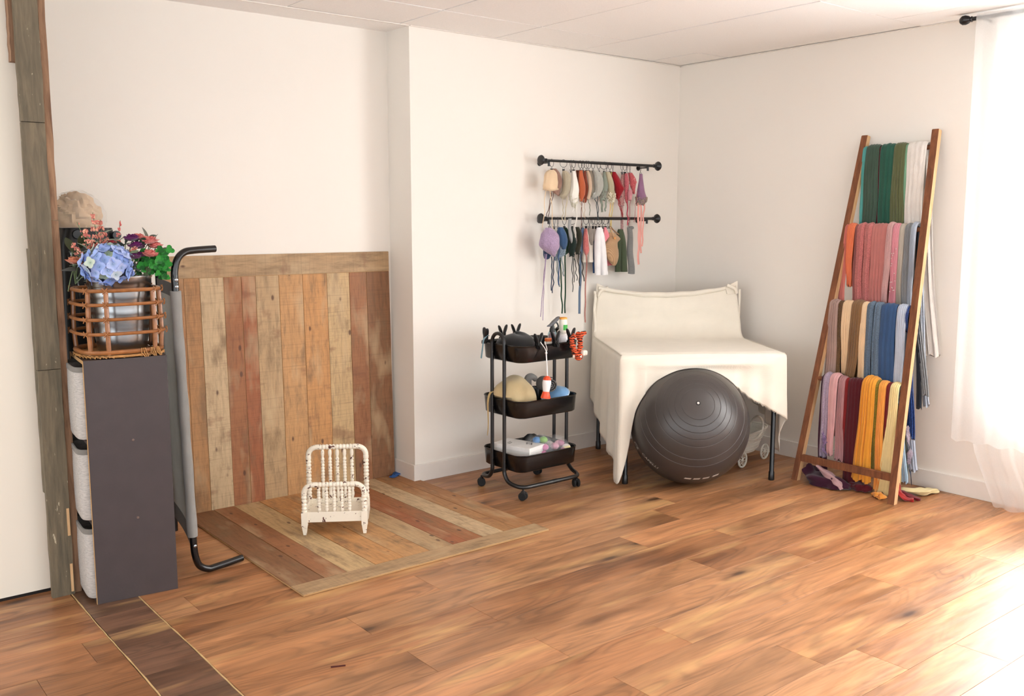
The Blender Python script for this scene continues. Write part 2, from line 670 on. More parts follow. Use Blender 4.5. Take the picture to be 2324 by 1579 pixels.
def plank_piece(x0, x1, y0, y1, tone, name='plank', z=0.0):
    w, d = x1 - x0, y1 - y0
    if w < 0.03 or d < 0.02:
        return
    g, c, t = 0.0006, 0.0003, 0.006
    X, Y = w / 2 - g, d / 2 - g
    vs = [(-X, -Y, -t), (X, -Y, -t), (X, Y, -t), (-X, Y, -t),
          (-X, -Y, -c), (X, -Y, -c), (X, Y, -c), (-X, Y, -c),
          (-X + c, -Y + c, 0), (X - c, -Y + c, 0), (X - c, Y - c, 0), (-X + c, Y - c, 0)]
    fs = [(0, 1, 5, 4), (1, 2, 6, 5), (2, 3, 7, 6), (3, 0, 4, 7), (4, 5, 9, 8), (5, 6, 10, 9), (6, 7, 11, 10), (7, 4, 8, 11), (8, 9, 10, 11)]
    o = MB().add(vs, fs).build(name, M_lam, floor, smooth=False, color=lin(tone))
    o.location = Vector(((x0 + x1) / 2, (y0 + y1) / 2, z)) - floor.location
    return o


prr = random.Random(21)
for k in range(-9, 13):
    y1 = 3.061 - ROWH * k
    y0 = y1 - ROWH
    if y0 >= YR:
        continue
    y1 = min(y1, YR - 0.001)
    j0 = joint.get(k, prr.uniform(0, 1.377))
    segs = []
    x = j0 - 1.377 * 4
    while x < XR:
        segs.append((x, x + 1.377))
        x += 1.377
    xmax = XR - 0.001 if (y0 + y1) / 2 < YB else XP - 0.001
    if y1 > YB and (y0 + y1) / 2 < YB:
        y1 = YB - 0.001
    for a, b in segs:
        for lo, hi, kind in ((-0.9, 0.848, 0), (0.854, 1.041, 1), (1.046, xmax, 2)):
            aa, bb = max(a, lo), min(b, hi)
            if kind == 2 and bb - aa <= 0.03 and y0 < YB < (y0 + y1) / 2:
                plank_piece(max(a, XP + 0.001), min(b, XR - 0.001), y0, YB - 0.001, (180, 126, 84))
            if bb - aa > 0.03:
                q = prr.uniform(-1, 1)
                h = prr.uniform(-1, 1)
                if kind == 1:
                    tone = (118 + 12 * q, 86 + 8 * q, 66 + 6 * q)
                elif kind == 0:
                    tone = (162 + 12 * q, 110 + 8 * q, 72 + 6 * q)
                else:
                    tone = (184 + 16 * q, 130 + 14 * q + 4 * h, 88 + 12 * q + 5 * h)
                if kind == 1:
                    aa, bb = lo, hi
                    if not (a <= 0.95 < b):
                        continue
                plank_piece(aa, bb, y0, y1, tone)
                if kind == 2 and y0 < YB < (y0 + y1) / 2:
                    plank_piece(max(a, XP + 0.001), min(b, XR - 0.001), y0, YB - 0.001, tone)
# pale torn seams either side of the dark strip
M_seam = plain('pale_torn_edge', (214, 178, 126), 0.8, var=0.25, vs=30)
for n_, sx in ((4, 0.851), (5, 1.0435)):
    mb = MB()
    v = []
    N = 60
    sr = random.Random(n_)
    for i in range(N + 1):
        y = 0.5 + (3.79 - 0.5) * i / N
        dx = 0.0015 * math.sin(y * 9) + sr.uniform(-0.0008, 0.0008)
        wd = sr.uniform(0.0012, 0.0026)
        v.append([(sx + dx - wd, y, -0.002), (sx + dx - wd, y, 0.0006), (sx + dx + wd, y, 0.0008), (sx + dx + wd, y, -0.002)])
    mb.loft(v, True, True)
    structure(mb.build('trim_%d' % n_, M_seam, smooth=False))


# ------------------------------------------------------------------ plank-print boards
def panel(name, label, loc, rot):
    t = thing(name, label, 'backdrop', loc, rot=rot)
    H, W = 1.235, 1.22
    MB().box((W / 2, H / 2, -0.0035), (W, H, 0.005)).build('backing_board', M_mdf, t, smooth=False)
    b = [0, 0.105, 0.18, 0.296, 0.384, 0.458, 0.581, 0.71, 0.846, 0.976, 1.079, 1.22]
    cols = [(172, 122, 78), (178, 130, 84), (202, 174, 136), (160, 104, 66), (160, 96, 60), (186, 154, 114), (196, 148, 98),
            (200, 146, 92), (202, 170, 124), (158, 106, 70), (138, 96, 64)]
    pr = random.Random(5)

    def pc(x0, x1, y0, y1, col, th):
        w, h = x1 - x0 - 0.0012, y1 - y0 - 0.0012
        horizontal = w > h
        if horizontal:
            w, h = h, w
        n = 6
        mb = MB()
        L = []
        R = []
        for i in range(n + 1):
            yy = -h / 2 + h * i / n
            L.append((-w / 2 + pr.uniform(0, 0.0016), yy))
            R.append((w / 2 - pr.uniform(0, 0.0016), yy))
        loop = L + R[::-1]
        k = len(loop)
        vs = [(x, y, 0) for x, y in loop] + [(x, y, th) for x, y in loop]
        fs = [(i, (i + 1) % k, k + (i + 1) % k, k + i) for i in range(k)]
        fs = [f[::-1] for f in fs]
        fs += [(k + i, k + i + 1, k + 2 * n - i, k + 2 * n + 1 - i)[::-1] for i in range(n)]
        mb.add(vs, fs)
        o = mb.build('plank', M_board, t, smooth=False, color=lin(col))
        o.location = ((x0 + x1) / 2, (y0 + y1) / 2, -0.001)
        if horizontal:
            o.rotation_euler = (0, 0, PI / 2)
    for i, c in enumerate(cols):
        pc(b[i], b[i + 1], 0.0, 1.13, c, 0.0022 + pr.uniform(0, 0.0012))
    pc(0, 1.22, 1.13, H, (178, 146, 108), 0.0034)
    return t


lean = math.radians(1.4)
panel('backdrop_board', 'upright reclaimed-plank patterned board leaning against the back wall', (1.475, 4.378, 0.001), (PI / 2 - lean, 0, 0))
panel('backdrop_board', 'plank patterned board lying flat on the floor under the doll bed', (2.742, 4.372, 0.0075), (0, 0, PI))

# blue tape and a chip of plaster at the foot of the upright board
mb = MB()
for i in range(3):
    mb.box((2.662 + 0.016 * i, 4.335 + 0.012 * i, 0.0145 + 0.003 * i), (0.05, 0.03, 0.005), rz=0.5 + 0.4 * i)
tag(mb.build('tape_scrap', plain('blue_tape', (48, 98, 170), 0.6), origin=(2.67, 4.34, 0.012)), 'scrap of blue tape on the floor at the foot of the upright plank board', 'tape')
tag(MB().box((1.352, 2.556, 0.002), (0.046, 0.004, 0.004), rz=-0.43).build('twig', plain('dark_red_stick', (78, 26, 20), 0.7), origin=(1.352, 2.556, 0)),
    'thin dark red stick lying on the bare floor in front', 'twig')

# ------------------------------------------------------------------ corner post of reclaimed boards
t = thing('wooden_post', 'tall weathered reclaimed-wood post at the end of the cream wall', 'post', (0.787, 3.72, 0))
pr = random.Random(3)
for x0, x1, yf, yb, z0, z1, mat, bow in (
        (0.000, 0.078, -0.008, 0.016, 0.0, 0.86, M_post, 0), (0.000, 0.078, -0.006, 0.016, 0.862, 1.742, M_post, 0), (0.0, 0.078, -0.012, 0.014, 1.744, 2.375, M_post, 0),
        (0.080, 0.106, 0.004, 0.026, 0.0, 1.40, M_post2, 0), (0.080, 0.104, 0.002, 0.026, 1.402, 2.375, M_post2, 0),
        (0.0, 0.078, 0.0165, 0.042, 0.40, 1.30, M_post, 0), (-0.012, 0.070, 0.0165, 0.06, 1.95, 2.375, M_post2, 0), (0.02, 0.080, 0.043, 0.074, 0.0, 1.94, M_post2, 0)):
    mb = MB()
    rings = []
    n = 14
    for i in range(n + 1):
        z = z0 + (z1 - z0) * i / n
        a, b_ = x0 + pr.uniform(-0.001, 0.0015), x1 + pr.uniform(-0.0015, 0.001)
        rings.append([(a, yf, z), (b_, yf, z), (b_, yb, z), (a, yb, z)])
    mb.loft(rings)
    mb.build('board', mat, t, smooth=False)
for z0, z1 in ((0.012, 0.12), (0.23, 0.335)):
    MB().box((0.070, -0.0095, (z0 + z1) / 2), (0.009, 0.005, z1 - z0)).build('splice_block', M_pine, t, smooth=False)

# ------------------------------------------------------------------ cube organiser with fabric bins
t = thing('cube_organizer', 'tall narrow dark brown three-cube organiser turned side-on beside the wooden post', 'shelf unit', (1.0435, 3.532, 0), -0.105)
W2, D, H = 0.1435, 0.30, 0.905
# local x to the right, y back; the open side faces -x, the visible dark face is the side board at y=0


def cbx(nm, lo, hi, mat, par=t, bev=0):
    return MB().box([(a + b) / 2 for a, b in zip(lo, hi)], [b - a for a, b in zip(lo, hi)]).build(nm, mat, par, smooth=False, bevel=bev)


cbx('side_panel', (-W2, 0, 0), (W2, 0.014, H), M_cabinet, bev=0.001)
cbx('side_panel', (-W2, D - 0.014, 0), (W2, D, H), M_cabinet, bev=0.001)
cbx('back_panel', (W2 - 0.005, 0.014, 0.014), (W2 - 0.001, D - 0.014, H - 0.014), M_cabinet)
cbx('top_panel', (-W2, 0.014, H - 0.014), (W2, D - 0.014, H - 0.0005), M_cabinet)
cbx('bottom_panel', (-W2, 0.014, 0.0), (W2, D - 0.014, 0.014), M_cabinet)
for k in (1, 2):
    cbx('shelf', (-W2, 0.014, H * k / 3 - 0.007), (W2 - 0.006, D - 0.014, H * k / 3 + 0.007), M_cabinet)
mb = MB()
for lo, hi in (((-W2 - 0.0012, 0, 0), (-W2, 0.013, H)), ((-W2 - 0.0012, D - 0.013, 0), (-W2, D, H)), ((-W2 - 0.0012, 0.013, H - 0.013), (-W2, D - 0.013, H))):
    mb.box([(a + b) / 2 for a, b in zip(lo, hi)], [b - a for a, b in zip(lo, hi)])
mb.build('raw_edge', M_mdf, t, smooth=False)
for x, z in ((0.01, 0.60), (0.012, 0.305)):
    MB().lathe([(0.0, 0), (0.0050, 0.0002), (0.004, 0.0018), (0.0, 0.0024)], 10, Matrix.Translation((x, 0, z)) @ Matrix.Rotation(PI / 2, 4, 'X')).build('screw_cover', M_cover, t)
cab = t


def bin_mesh(w, h, d, trim_h):
    """rounded soft box, open on top; w along x (out), d along y"""
    mb = MB()
    rings = []
    for i, (z, k) in enumerate([(0, 0.955), (0.012, 0.985), (h * 0.3, 1.0), (h * 0.7, 1.0), (h - 0.001, 0.985), (h, 0.985), (h, 0.965), (0.02, 0.95)]):
        ring = []
        for j in range(24):
            a = 2 * PI * (j + 0.5) / 24
            ca, sa = math.cos(a), math.sin(a)
            e = 0.28
            ring.append((w / 2 * k * math.copysign(abs(ca) ** e, ca), d / 2 * k * math.copysign(abs(sa) ** e, sa), z))
        rings.append(ring)
    mb.loft(rings)
    tr = MB()
    rr = []
    for z, k in ((h - 0.016, 1.0), (h + 0.002, 0.995), (h + 0.002, 0.955), (h - 0.01, 0.955)):
        ring = []
        for j in range(24):
            a = 2 * PI * (j + 0.5) / 24
            ca, sa = math.cos(a), math.sin(a)
            ring.append((w / 2 * k * 1.004 * math.copysign(abs(ca) ** 0.28, ca), d / 2 * k * 1.004 * math.copysign(abs(sa) ** 0.28, sa), z))
        rr.append(ring)
    tr.loft(rr, True, False, True)
    return mb, tr


pos_n = ('bottom', 'middle', 'top')
for k in range(3):
    dz = (0.016, 0.012 + 0.302, 0.012 + 0.604)[k]
    loc = Vector((-0.045, D / 2 - 0.002 * k, dz))
    R = Matrix.Rotation(-0.105, 4, 'Z')
    g = thing('fabric_bin', ('grey woven fabric bin standing in the %s compartment of the cube organiser' % pos_n[k]), 'storage bin',
              cab.location + (R @ loc), -0.105 + (0.02, -0.015, 0.01)[k], 'grey fabric bins in the cube organiser')
    a, b_ = bin_mesh(0.262, 0.262, 0.262, 0.02)
    a.build('bin_body', M_bin, g)
    b_.build('rim_binding', M_bintrim, g)

# ------------------------------------------------------------------ black bag and plastic-wrapped cloth behind
t = thing('equipment_case', 'tall black equipment case standing behind the flower basket', 'case', (1.10, 4.18, 0))
mb = MB()
rings = []
for z, wx, wy in ((0.0, .115, .085), (0.02, .125, .095), (0.9, .125, .095), (1.30, .115, .09), (1.37, .095, .08)):
    rings.append([(wx * math.copysign(abs(math.cos(a)) ** .4, math.cos(a)), wy * math.copysign(abs(math.sin(a)) ** .4, math.sin(a)), z) for a in [2 * PI * (j + .5) / 24 for j in range(24)]])
mb.loft(rings)
mb.build('case_body', M_blackplastic, t)
for sx in (-0.06, 0.055):
    MB().tube([(sx, -0.1, 1.02), (sx - 0.01, -0.105, 1.15), (sx - 0.03, -0.1, 1.27)], 0.008, 8).build('strap', M_black, t)
for x, z in ((-0.055, 1.345), (0.098, 1.34)):
    MB().lathe([(0, -.01), (.017, -.01), (.019, 0), (.017, .01), (0, .01)], 14, Matrix.Translation((x, -0.09, z)) @ Matrix.Rotation(PI / 2, 4, 'X')).build('wheel', M_black, t)


def fold_fn(sc, am, seed):
    o = Vector((seed * 3.1, seed, 0))
    return lambda d: 1 + am * noise.noise(d * sc + o) + am * 0.5 * noise.noise(d * sc * 2.3 + o)


mb = MB().blob((1.065, 4.155, 1.415), (0.098, 0.085, 0.095), 48, 30, lambda d: 0.97 + 0.13 * math.sin(11 * d.x + 7 * d.z + 6 * noise.noise(d * 2.6)) * (0.55 + 0.45 * d.z))
for i, p in enumerate(mb.v):
    if p[2] < 1.375:
        mb.v[i] = (p[0], p[1], 1.372 + (p[2] - 1.375) * 0.02)
tag(mb.build('folded_cloth', fabric_mat('beige_jersey', (214, 182, 144), weave=400), origin=(1.065, 4.155, 1.375)), 'beige cloth bundled inside a clear plastic bag on top of the black case', 'cloth')
mb = MB().blob((1.067, 4.155, 1.41), (0.112, 0.1, 0.112), 40, 26, lambda d: 1 + 0.05 * noise.noise(d * 5) + 0.03 * noise.noise(d * 13))
for i, p in enumerate(mb.v):
    if p[2] < 1.373:
        mb.v[i] = (p[0], p[1], 1.3715 + (p[2] - 1.373) * 0.02)
tag(mb.build('plastic_bag', M_clear, origin=(1.067, 4.155, 1.375)), 'crinkled clear plastic bag wrapped round the beige cloth', 'bag')

# ------------------------------------------------------------------ folding frame with grey fabric, standing on edge
t = thing('camp_cot', 'folding camp cot standing on its side, black bent tube legs and grey fabric', 'cot', (1.28, 3.60, 0))
o0 = Vector((1.28, 3.60, 0))


def rel(pts, o=o0):
    return [Vector(p) - o for p in pts]


MB().tube(rel(spline([(1.285, 3.6, .20), (1.283, 3.6, .15), (1.287, 3.6, .09), (1.302, 3.602, .042), (1.335, 3.606, .018), (1.37, 3.612, .0145), (1.494, 3.634, .0185)], 6)), 0.0138, 14).build('leg', M_blackgloss, t)
MB().tube(rel(spline([(1.2595, 3.6, 1.10), (1.2585, 3.6, 1.16), (1.259, 3.6, 1.21), (1.272, 3.6, 1.255), (1.30, 3.605, 1.28), (1.34, 3.612, 1.287), (1.43, 3.627, 1.291)], 6)), 0.0138, 14).build('leg', M_blackgloss, t)
mb = MB()
prof = []
n = 30
for i in range(n + 1):
    z = .165 + (1.135 - .165) * i / n
    u = i / n
    prof.append((1.281 + (1.259 - 1.281) * u, 3.6, z))
mb.tube(rel(prof), [0.0195 + 0.0012 * math.sin(i * 0.9) for i in range(n + 1)], 14)
mb.build('fabric_sleeve', fabric_mat('cot_sleeve_grey', (146, 144, 140), weave=600), t)


def sheet(mb, P, nu, nv, th=0.0):
    rings = [[P(i / nu, j / nv) for j in range(nv + 1)] for i in range(nu + 1)]
    if th:
        n_ = (Vector(rings[0][1]) - Vector(rings[0][0])).cross(Vector(rings[1][0]) - Vector(rings[0][0])).normalized() * th
        mb.loft([r + [Vector(p) + n_ for p in reversed(r)] for r in rings], True, True)
    else:
        mb.loft(rings, False, False)


def cotP(z0, z1):
    def P(u, v):
        z = z0 + (z1 - z0) * v
        x0 = 1.281 - 0.0227 * (z - .165) / 0.97
        sag = 0.012 * math.sin(PI * u)
        return Vector((x0 + (1.385 - 1.27) * u + sag * 0.9, 3.6 + 0.55 * u, z)) - o0
    return P


mb = MB()
sheet(mb, cotP(.165, 1.10), 10, 8, 0.002)
mb.build('fabric_bed', fabric_mat('cot_fabric_grey', (214, 212, 204), weave=600), t)
for z0, z1 in ((.092, .165), (1.10, 1.155)):
    mb = MB()
    sheet(mb, cotP(z0, z1), 10, 2, 0.0025)
    mb.build('end_band', fabric_mat('cot_band_grey', (84, 84, 84), weave=600), t)
MB().tube(rel([(1.398, 4.15, .02), (1.398, 4.15, .1), (1.385, 4.15, .6), (1.38, 4.15, 1.2)]), 0.0138, 12).build('rail', M_blackgloss, t)
for z in (1.178, 1.152, .128):
    x = 1.2585 if z > 1 else 1.284
    MB().lathe([(0, 0), (.0065, 0), (.0065, .003), (.003, .0045), (0, .0045)], 10, Matrix.Translation(Vector((x, 3.5865, z)) - o0) @ Matrix.Rotation(PI / 2, 4, 'X')).build('bolt', M_chrome, t)

# ------------------------------------------------------------------ rattan basket and bucket
BZ = 0.9055
BC = Vector((1.062, 3.672, BZ))
t = thing('rattan_basket', 'open rattan cane basket on top of the dark cube organiser', 'basket', BC)


def sup(a, r, e=0.62):
    ca, sa = math.cos(a), math.sin(a)
    return Vector((r * 0.94 * math.copysign(abs(ca) ** e, ca), r * 0.90 * math.copysign(abs(sa) ** e, sa), 0))


for z, r, rr in ((0.245, .150, .0072), (0.195, .158, .0062), (0.142, .160, .0062), (0.09, .162, .0062), (0.022, .150, .0085)):
    MB().tube([sup(2 * PI * i / 48, r) + Vector((0, 0, z)) for i in range(48)], rr, 8, closed=True).build('hoop', M_rattan, t)
angs = [math.radians(a) for a in (-146, -110, -58, -26, 14, 60, 104, 150)]
for a in angs:
    pts = [sup(a, r) + Vector((0, 0, z)) for z, r in ((0.014, .148), (.09, .153), (.142, .152), (.195, .150), (.25, .148))]
    MB().tube(pts, 0.0085, 8).build('post', M_rattan, t)
    for z, r in ((.195, .1565), (.142, .1585), (.09, .1605), (.245, .151)):
        mb = MB()
        c = sup(a, r) + Vector((0, 0, z))
        out = sup(a, 1).normalized()
        tn = Vector((-out.y, out.x, 0))
        for sgn in (1, -1):
            mb.tube([c + out * 0.009 + tn * 0.009 * sgn * -1 + Vector((0, 0, -0.011)), c + out * 0.0125, c + out * 0.009 + tn * 0.009 * sgn + Vector((0, 0, 0.011))], 0.0018, 5)
        mb.build('binding', M_rattan2, t)
mb = MB()
mb.lathe([(0, 0.004), (0.150, 0.004), (0.152, 0.008), (0.150, 0.012), (0, 0.012)], 40)
for i in range(72):
    a = 2 * PI * i / 72
    p = sup(a, .153) + Vector((0, 0, 0.005))
    q = sup(a + 0.13, .158) + Vector((0, 0, 0.009 if i % 2 else 0.003))
    mb.tube([p, (p + q) / 2 + Vector((0, 0, 0.003)), q], 0.0026, 5)
for a in (-1.42, -1.2, -1.0):
    for s_ in (-1, 0, 1):
        c = sup(a + s_ * 0.03, .158)
        mb.tube([c + Vector((0, 0, 0.032)), c + Vector((0.004 * s_, -0.008, 0.015)), c + Vector((0.01, -0.004, -0.001))], 0.002, 5)
mb.build('woven_base', plain('pale_cane_weave', (196, 142, 82), 0.6, var=0.4, vs=90), t)

BK = Vector((1.078, 3.678, BZ + 0.0125))
t = thing('metal_bucket', 'shiny galvanised metal bucket of flowers inside the rattan basket', 'bucket', BK)
mb = MB()
prof = [(0, 0.0), (.083, 0.0), (.086, 0.004), (.086, 0.010), (.088, 0.014)]
for i in range(1, 12):
    z = 0.014 + i * 0.02
    prof.append((.088 + .024 * z / 0.27 + 0.0022 * (1 if i % 4 == 2 else 0), z))
prof += [(.110, 0.240), (.1125, 0.243), (.1135, .27), (.1165, .275), (.1165, .279), (.113, .279), (.110, .272), (.084, .012), (0, .012)]
mb.lathe(prof, 48)
mb.build('bucket_body', M_chrome, t, angle=50)
pts = []
for i in range(25):
    a = PI * i / 24
    p = Vector((math.cos(a) * 0.118, -math.sin(a) * 0.012, math.sin(a) * 0.125))
    pts.append(Vector((0, 0, 0.262)) + Matrix.Rotation(math.radians(-38), 3, 'X') @ p)
pts = [Matrix.Rotation(0.9, 3, 'Z') @ p for p in pts]
MB().tube([Vector((.114, 0.02, .262)), Vector((.135, 0.02, .285)), Vector((.165, .025, .305)), Vector((.20, .035, .315)), Vector((.19, .08, .315)), Vector((.10, .10, .30)), Vector((-.02, .119, .262))], 0.003, 8).build('wire_handle', M_chrome, t)
MB().lathe([(0, 0), (.007, 0), (.007, .004), (0, .005)], 10, Matrix.Translation((.1145, .02, .262)) @ Matrix.Rotation(PI / 2, 4, 'Y')).build('handle_lug', M_chrome, t)

# ------------------------------------------------------------------ flowers
M_leafg = fabric_mat('leaf_green', (70, 96, 68), weave=60, rough=0.6)
M_leafd = fabric_mat('leaf_dark', (44, 60, 44), weave=60, rough=0.6)
M_leafs = fabric_mat('leaf_sage', (146, 158, 132), weave=60, rough=0.7)
M_blue = fabric_mat('hydrangea_petal', (158, 178, 228), weave=60, c2=(120, 146, 216), c2scale=22, rough=0.7)


def vary_petals():
    m = NT('hydrangea_floret')
    oi = m.n('ShaderNodeObjectInfo')
    c = m.ramp(oi.outputs['Random'], [(0.0, lin((118, 146, 212))), (0.4, lin((150, 172, 226))), (0.75, lin((182, 196, 238))), (0.93, lin((196, 206, 190))), (1.0, lin((176, 196, 160)))])
    tc = m.n('ShaderNodeTexCoord')
    ln = m.n('ShaderNodeVectorMath', _operation='LENGTH')
    m.l(tc.outputs['Object'], ln.inputs[0])
    c = m.mul(c, m.ramp(ln.outputs['Value'], [(0.002, (0.62, 0.72, 0.70, 1)), (0.012, (1, 1, 1, 1))]))
    m.color(c)
    m.b.inputs['Roughness'].default_value = .7
    return m.mat


M_floret = vary_petals()
M_pink = fabric_mat('pink_petal', (232, 138, 128), weave=60, c2=(206, 92, 88), c2scale=40, rough=0.7)
M_purple = fabric_mat('purple_petal', (112, 22, 98), weave=60, c2=(70, 14, 66), c2scale=40)
M_vgreen = fabric_mat('vivid_green_leaf', (44, 138, 48), weave=60, c2=(24, 92, 34), c2scale=30, rough=0.6)
M_coral = fabric_mat('coral_blossom', (206, 116, 104), weave=60, c2=(232, 168, 142), c2scale=60)
M_peach = fabric_mat('peach_petal', (226, 142, 106), weave=60)
M_stem = plain('flower_stem', (104, 122, 84), 0.7)


def leaf_mesh(L, W, curl=0.25, n=6, fold=0.15):
    mb = MB()
    rings = []
    for i in range(n + 1):
        u = i / n
        w = W / 2 * math.sin(PI * min(1, u * 0.97 + 0.03)) ** 0.75
        y = L * u
        z = -curl * L * u * u
        rings.append([(-w, y, z + fold * w), (0, y, z), (w, y, z + fold * w), (w * .98, y, z + fold * w - .0007), (0, y, z - .0008), (-w * .98, y, z + fold * w - .0007)])
    mb.loft(rings, True, True)
    return mb


def aim(o, d, roll=0):
    """turn +Y of the object to the direction d"""
    o.rotation_euler = (Vector(d).to_track_quat('Y', 'Z') @ Matrix.Rotation(roll, 4, 'Y').to_quaternion()).to_euler()


# hydrangea
fr = random.Random(11)
HC = Vector((1.012, 3.575, 1.243))
t = thing('hydrangea', 'blue hydrangea bloom hanging over the front rim of the metal bucket', 'flower', HC)
MB().tube([(0.01, .02, -.02), (.02, .05, .0), (.05, .09, .0), (.06, .10, -.10)], 0.004, 6).build('stem', M_stem, t)
mb = MB()
for q in range(4):
    a = q * PI / 2 + 0.3
    R = Matrix.Rotation(a, 4, 'Z')
    rings = []
    for i in range(5):
        u = i / 4
        w = 0.0105 * math.sin(PI * (0.12 + 0.83 * u)) ** .7
        rings.append([R @ Vector((-w, 0.001 + .021 * u, .004 * u * u + .001)), R @ Vector((0, 0.001 + .021 * u, .006 * u * u)), R @ Vector((w, 0.001 + .021 * u, .004 * u * u + .001)),
                      R @ Vector((0, 0.001 + .021 * u, .006 * u * u - .0012))])
    mb.loft(rings, True, True)
mb.blob((0, 0, .002), (.0025, .0025, .0025), 6, 4)
flo = mb.build('floret', M_floret, t)
first = True
k = 0
cnt = 78
for i in range(cnt):
    zz = 1 - 2 * (i + .5) / cnt
    ph = i * 2.39996
    r = math.sqrt(1 - zz * zz)
    d = Vector((r * math.cos(ph), r * math.sin(ph), zz))
    if d.y > 0.45:
        continue
    p = Vector((d.x * .084, d.y * .06, d.z * .068)) * fr.uniform(.90, 1.08)
    o = flo if first else inst(flo, 'floret', t)
    first = False
    o.location = p
    o.rotation_euler = (d + Vector((fr.uniform(-.3, .3), fr.uniform(-.3, .3), fr.uniform(-.3, .3)))).to_track_quat('Z', 'Y').to_euler()
    s_ = fr.uniform(.95, 1.35)
    o.scale = (s_, s_, s_)
MB().blob((0, 0.005, 0), (.07, .048, .056), 16, 10).build('flower_core', M_blue, t)


def spray(name, label, base, tip, r0, nb, mat, cat='flower', leaves=8, leafmat=None, seed=1, L=.045, bud=.0030, lw=.005):
    rr = random.Random(seed)
    base, tip = Vector(base), Vector(tip)
    t = thing(name, label, cat, base)
    d = (tip - base)
    mid = d * .5 + Vector((rr.uniform(-.01, .01), rr.uniform(-.01, .01), 0))
    pts = spline([(0, 0, 0), mid, d], 6)
    MB().tube(pts, [0.0022 - .001 * i / len(pts) for i in range(len(pts))], 5).build('stem', M_stem, t)
    mb = MB()
    for i in range(nb):
        u = 0.62 + 0.38 * i / nb
        c = pts[min(len(pts) - 1, int(u * (len(pts) - 1)))]
        a = rr.uniform(0, 2 * PI)
        w = r0 * (1.15 - (u - .62) / .38) * rr.uniform(.35, 1)
        c2 = c + Vector((math.cos(a) * w, math.sin(a) * w * .8, rr.uniform(-.004, .008)))
        mb.tube([c, c2], .0006, 3)
        mb.blob(c2, (bud, bud, bud * 1.3), 5, 4)
    mb.build('blossom', mat, t)
    lm = leaf_mesh(L, lw, .35, 4)
    lf = lm.build('leaf', leafmat or M_leafs, t)
    for i in range(leaves):
        o = lf if i == 0 else inst(lf, 'leaf', t)
        u = .15 + .55 * i / leaves
        o.location = pts[int(u * (len(pts) - 1))]
        a = i * 2.4 + rr.uniform(-.3, .3)
        aim(o, (math.cos(a), math.sin(a) * .7, rr.uniform(.2, 1.1)), rr.uniform(-.5, .5))
        s_ = rr.uniform(.7, 1.25)
        o.scale = (s_, s_, s_)
    return t


BT = (1.06, 3.66, 1.17)
sp = [((0.985, 3.63, 1.40), 'tallest pink heather spray, left of centre above the bucket'),
      ((1.015, 3.65, 1.375), 'coral heather spray standing just right of the tallest spray'),
      ((0.945, 3.60, 1.345), 'coral and cream heather spray leaning left over the hydrangea'),
      ((0.90, 3.60, 1.31), 'red-tipped heather spray at the far left of the bouquet'),
      ((1.04, 3.66, 1.31), 'short sage-leaved heather spray right behind the hydrangea'),
      ((1.095, 3.68, 1.39), 'single thin pink heather spray rising in the middle of the bouquet'),
      ((0.925, 3.61, 1.385), 'grey-green leafy spray tip beside the black case')]
for i, (tip, lab) in enumerate(sp):
    spray('heather_spray', lab, (BT[0] + (tip[0] - BT[0]) * .25, 3.665, 1.15), (tip[0], tip[1], tip[2] + (.028 if i in (0, 1, 2, 4) else .01)), .024 if i < 4 else .012, (120, 110, 130, 70, 24, 40, 6)[i], M_coral if i != 5 else M_pink, seed=i + 3, leaves=22, L=.06, lw=.0075)


def ruffle(name, label, c, r, mat, seed, cat='flower', layers=4):
    rr = random.Random(seed)
    t = thing(name, label, cat, c)
    MB().tube([(0, 0, 0), (-.01, .02, -.05), (-.02, .03, -.10)], .002, 5).build('stem', M_stem, t)
    pm = leaf_mesh(r, r * 1.2, -.35, 4, .3).build('petal', mat, t)
    k = 0
    for l in range(layers):
        n = 5 + l
        for i in range(n):
            o = pm if k == 0 else inst(pm, 'petal', t)
            k += 1
            a = 2 * PI * i / n + l * .5
            el = 1.35 - l * .42
            aim(o, (math.cos(a) * math.cos(el), math.sin(a) * math.cos(el) - .35, math.sin(el)), rr.uniform(-.4, .4))
            s_ = .62 + .13 * l
            o.scale = (s_, s_, s_)
    return t


for i, (c, r, lab) in enumerate([((1.172, 3.60, 1.315), .036, 'pink carnation, upper one on the right side of the bouquet'),
                                 ((1.195, 3.61, 1.298), .030, 'small pink carnation at the right edge of the bouquet'),
                                 ((1.165, 3.585, 1.268), .034, 'pink carnation low among the bright green leaves'),
                                 ((1.140, 3.63, 1.328), .032, 'pink carnation half hidden behind a green leaf')]):
    ruffle('carnation', lab, c, r, M_pink, i)
for i, (c, r, lab) in enumerate([((1.115, 3.62, 1.325), .034, 'topmost deep purple bloom in the bouquet'),
                                 ((1.122, 3.60, 1.298), .034, 'deep purple bloom beside the variegated leaf'),
                                 ((1.105, 3.59, 1.262), .032, 'lower deep purple bloom right of the hydrangea'),
                                 ((1.132, 3.60, 1.268), .024, 'small purple bud between the purple blooms and bright green leaves')]):
    ruffle('purple_bloom', lab, c, r, M_purple, i + 9)
ruffle('peach_rose', 'peach rose half hidden behind the wooden post', (0.922, 3.665, 1.245), .034, M_peach, 31)
ruffle('red_rose', 'small dark red bud behind the hydrangea', (1.043, 3.62, 1.318), .014, fabric_mat('crimson_petal', (150, 26, 40)), 33)


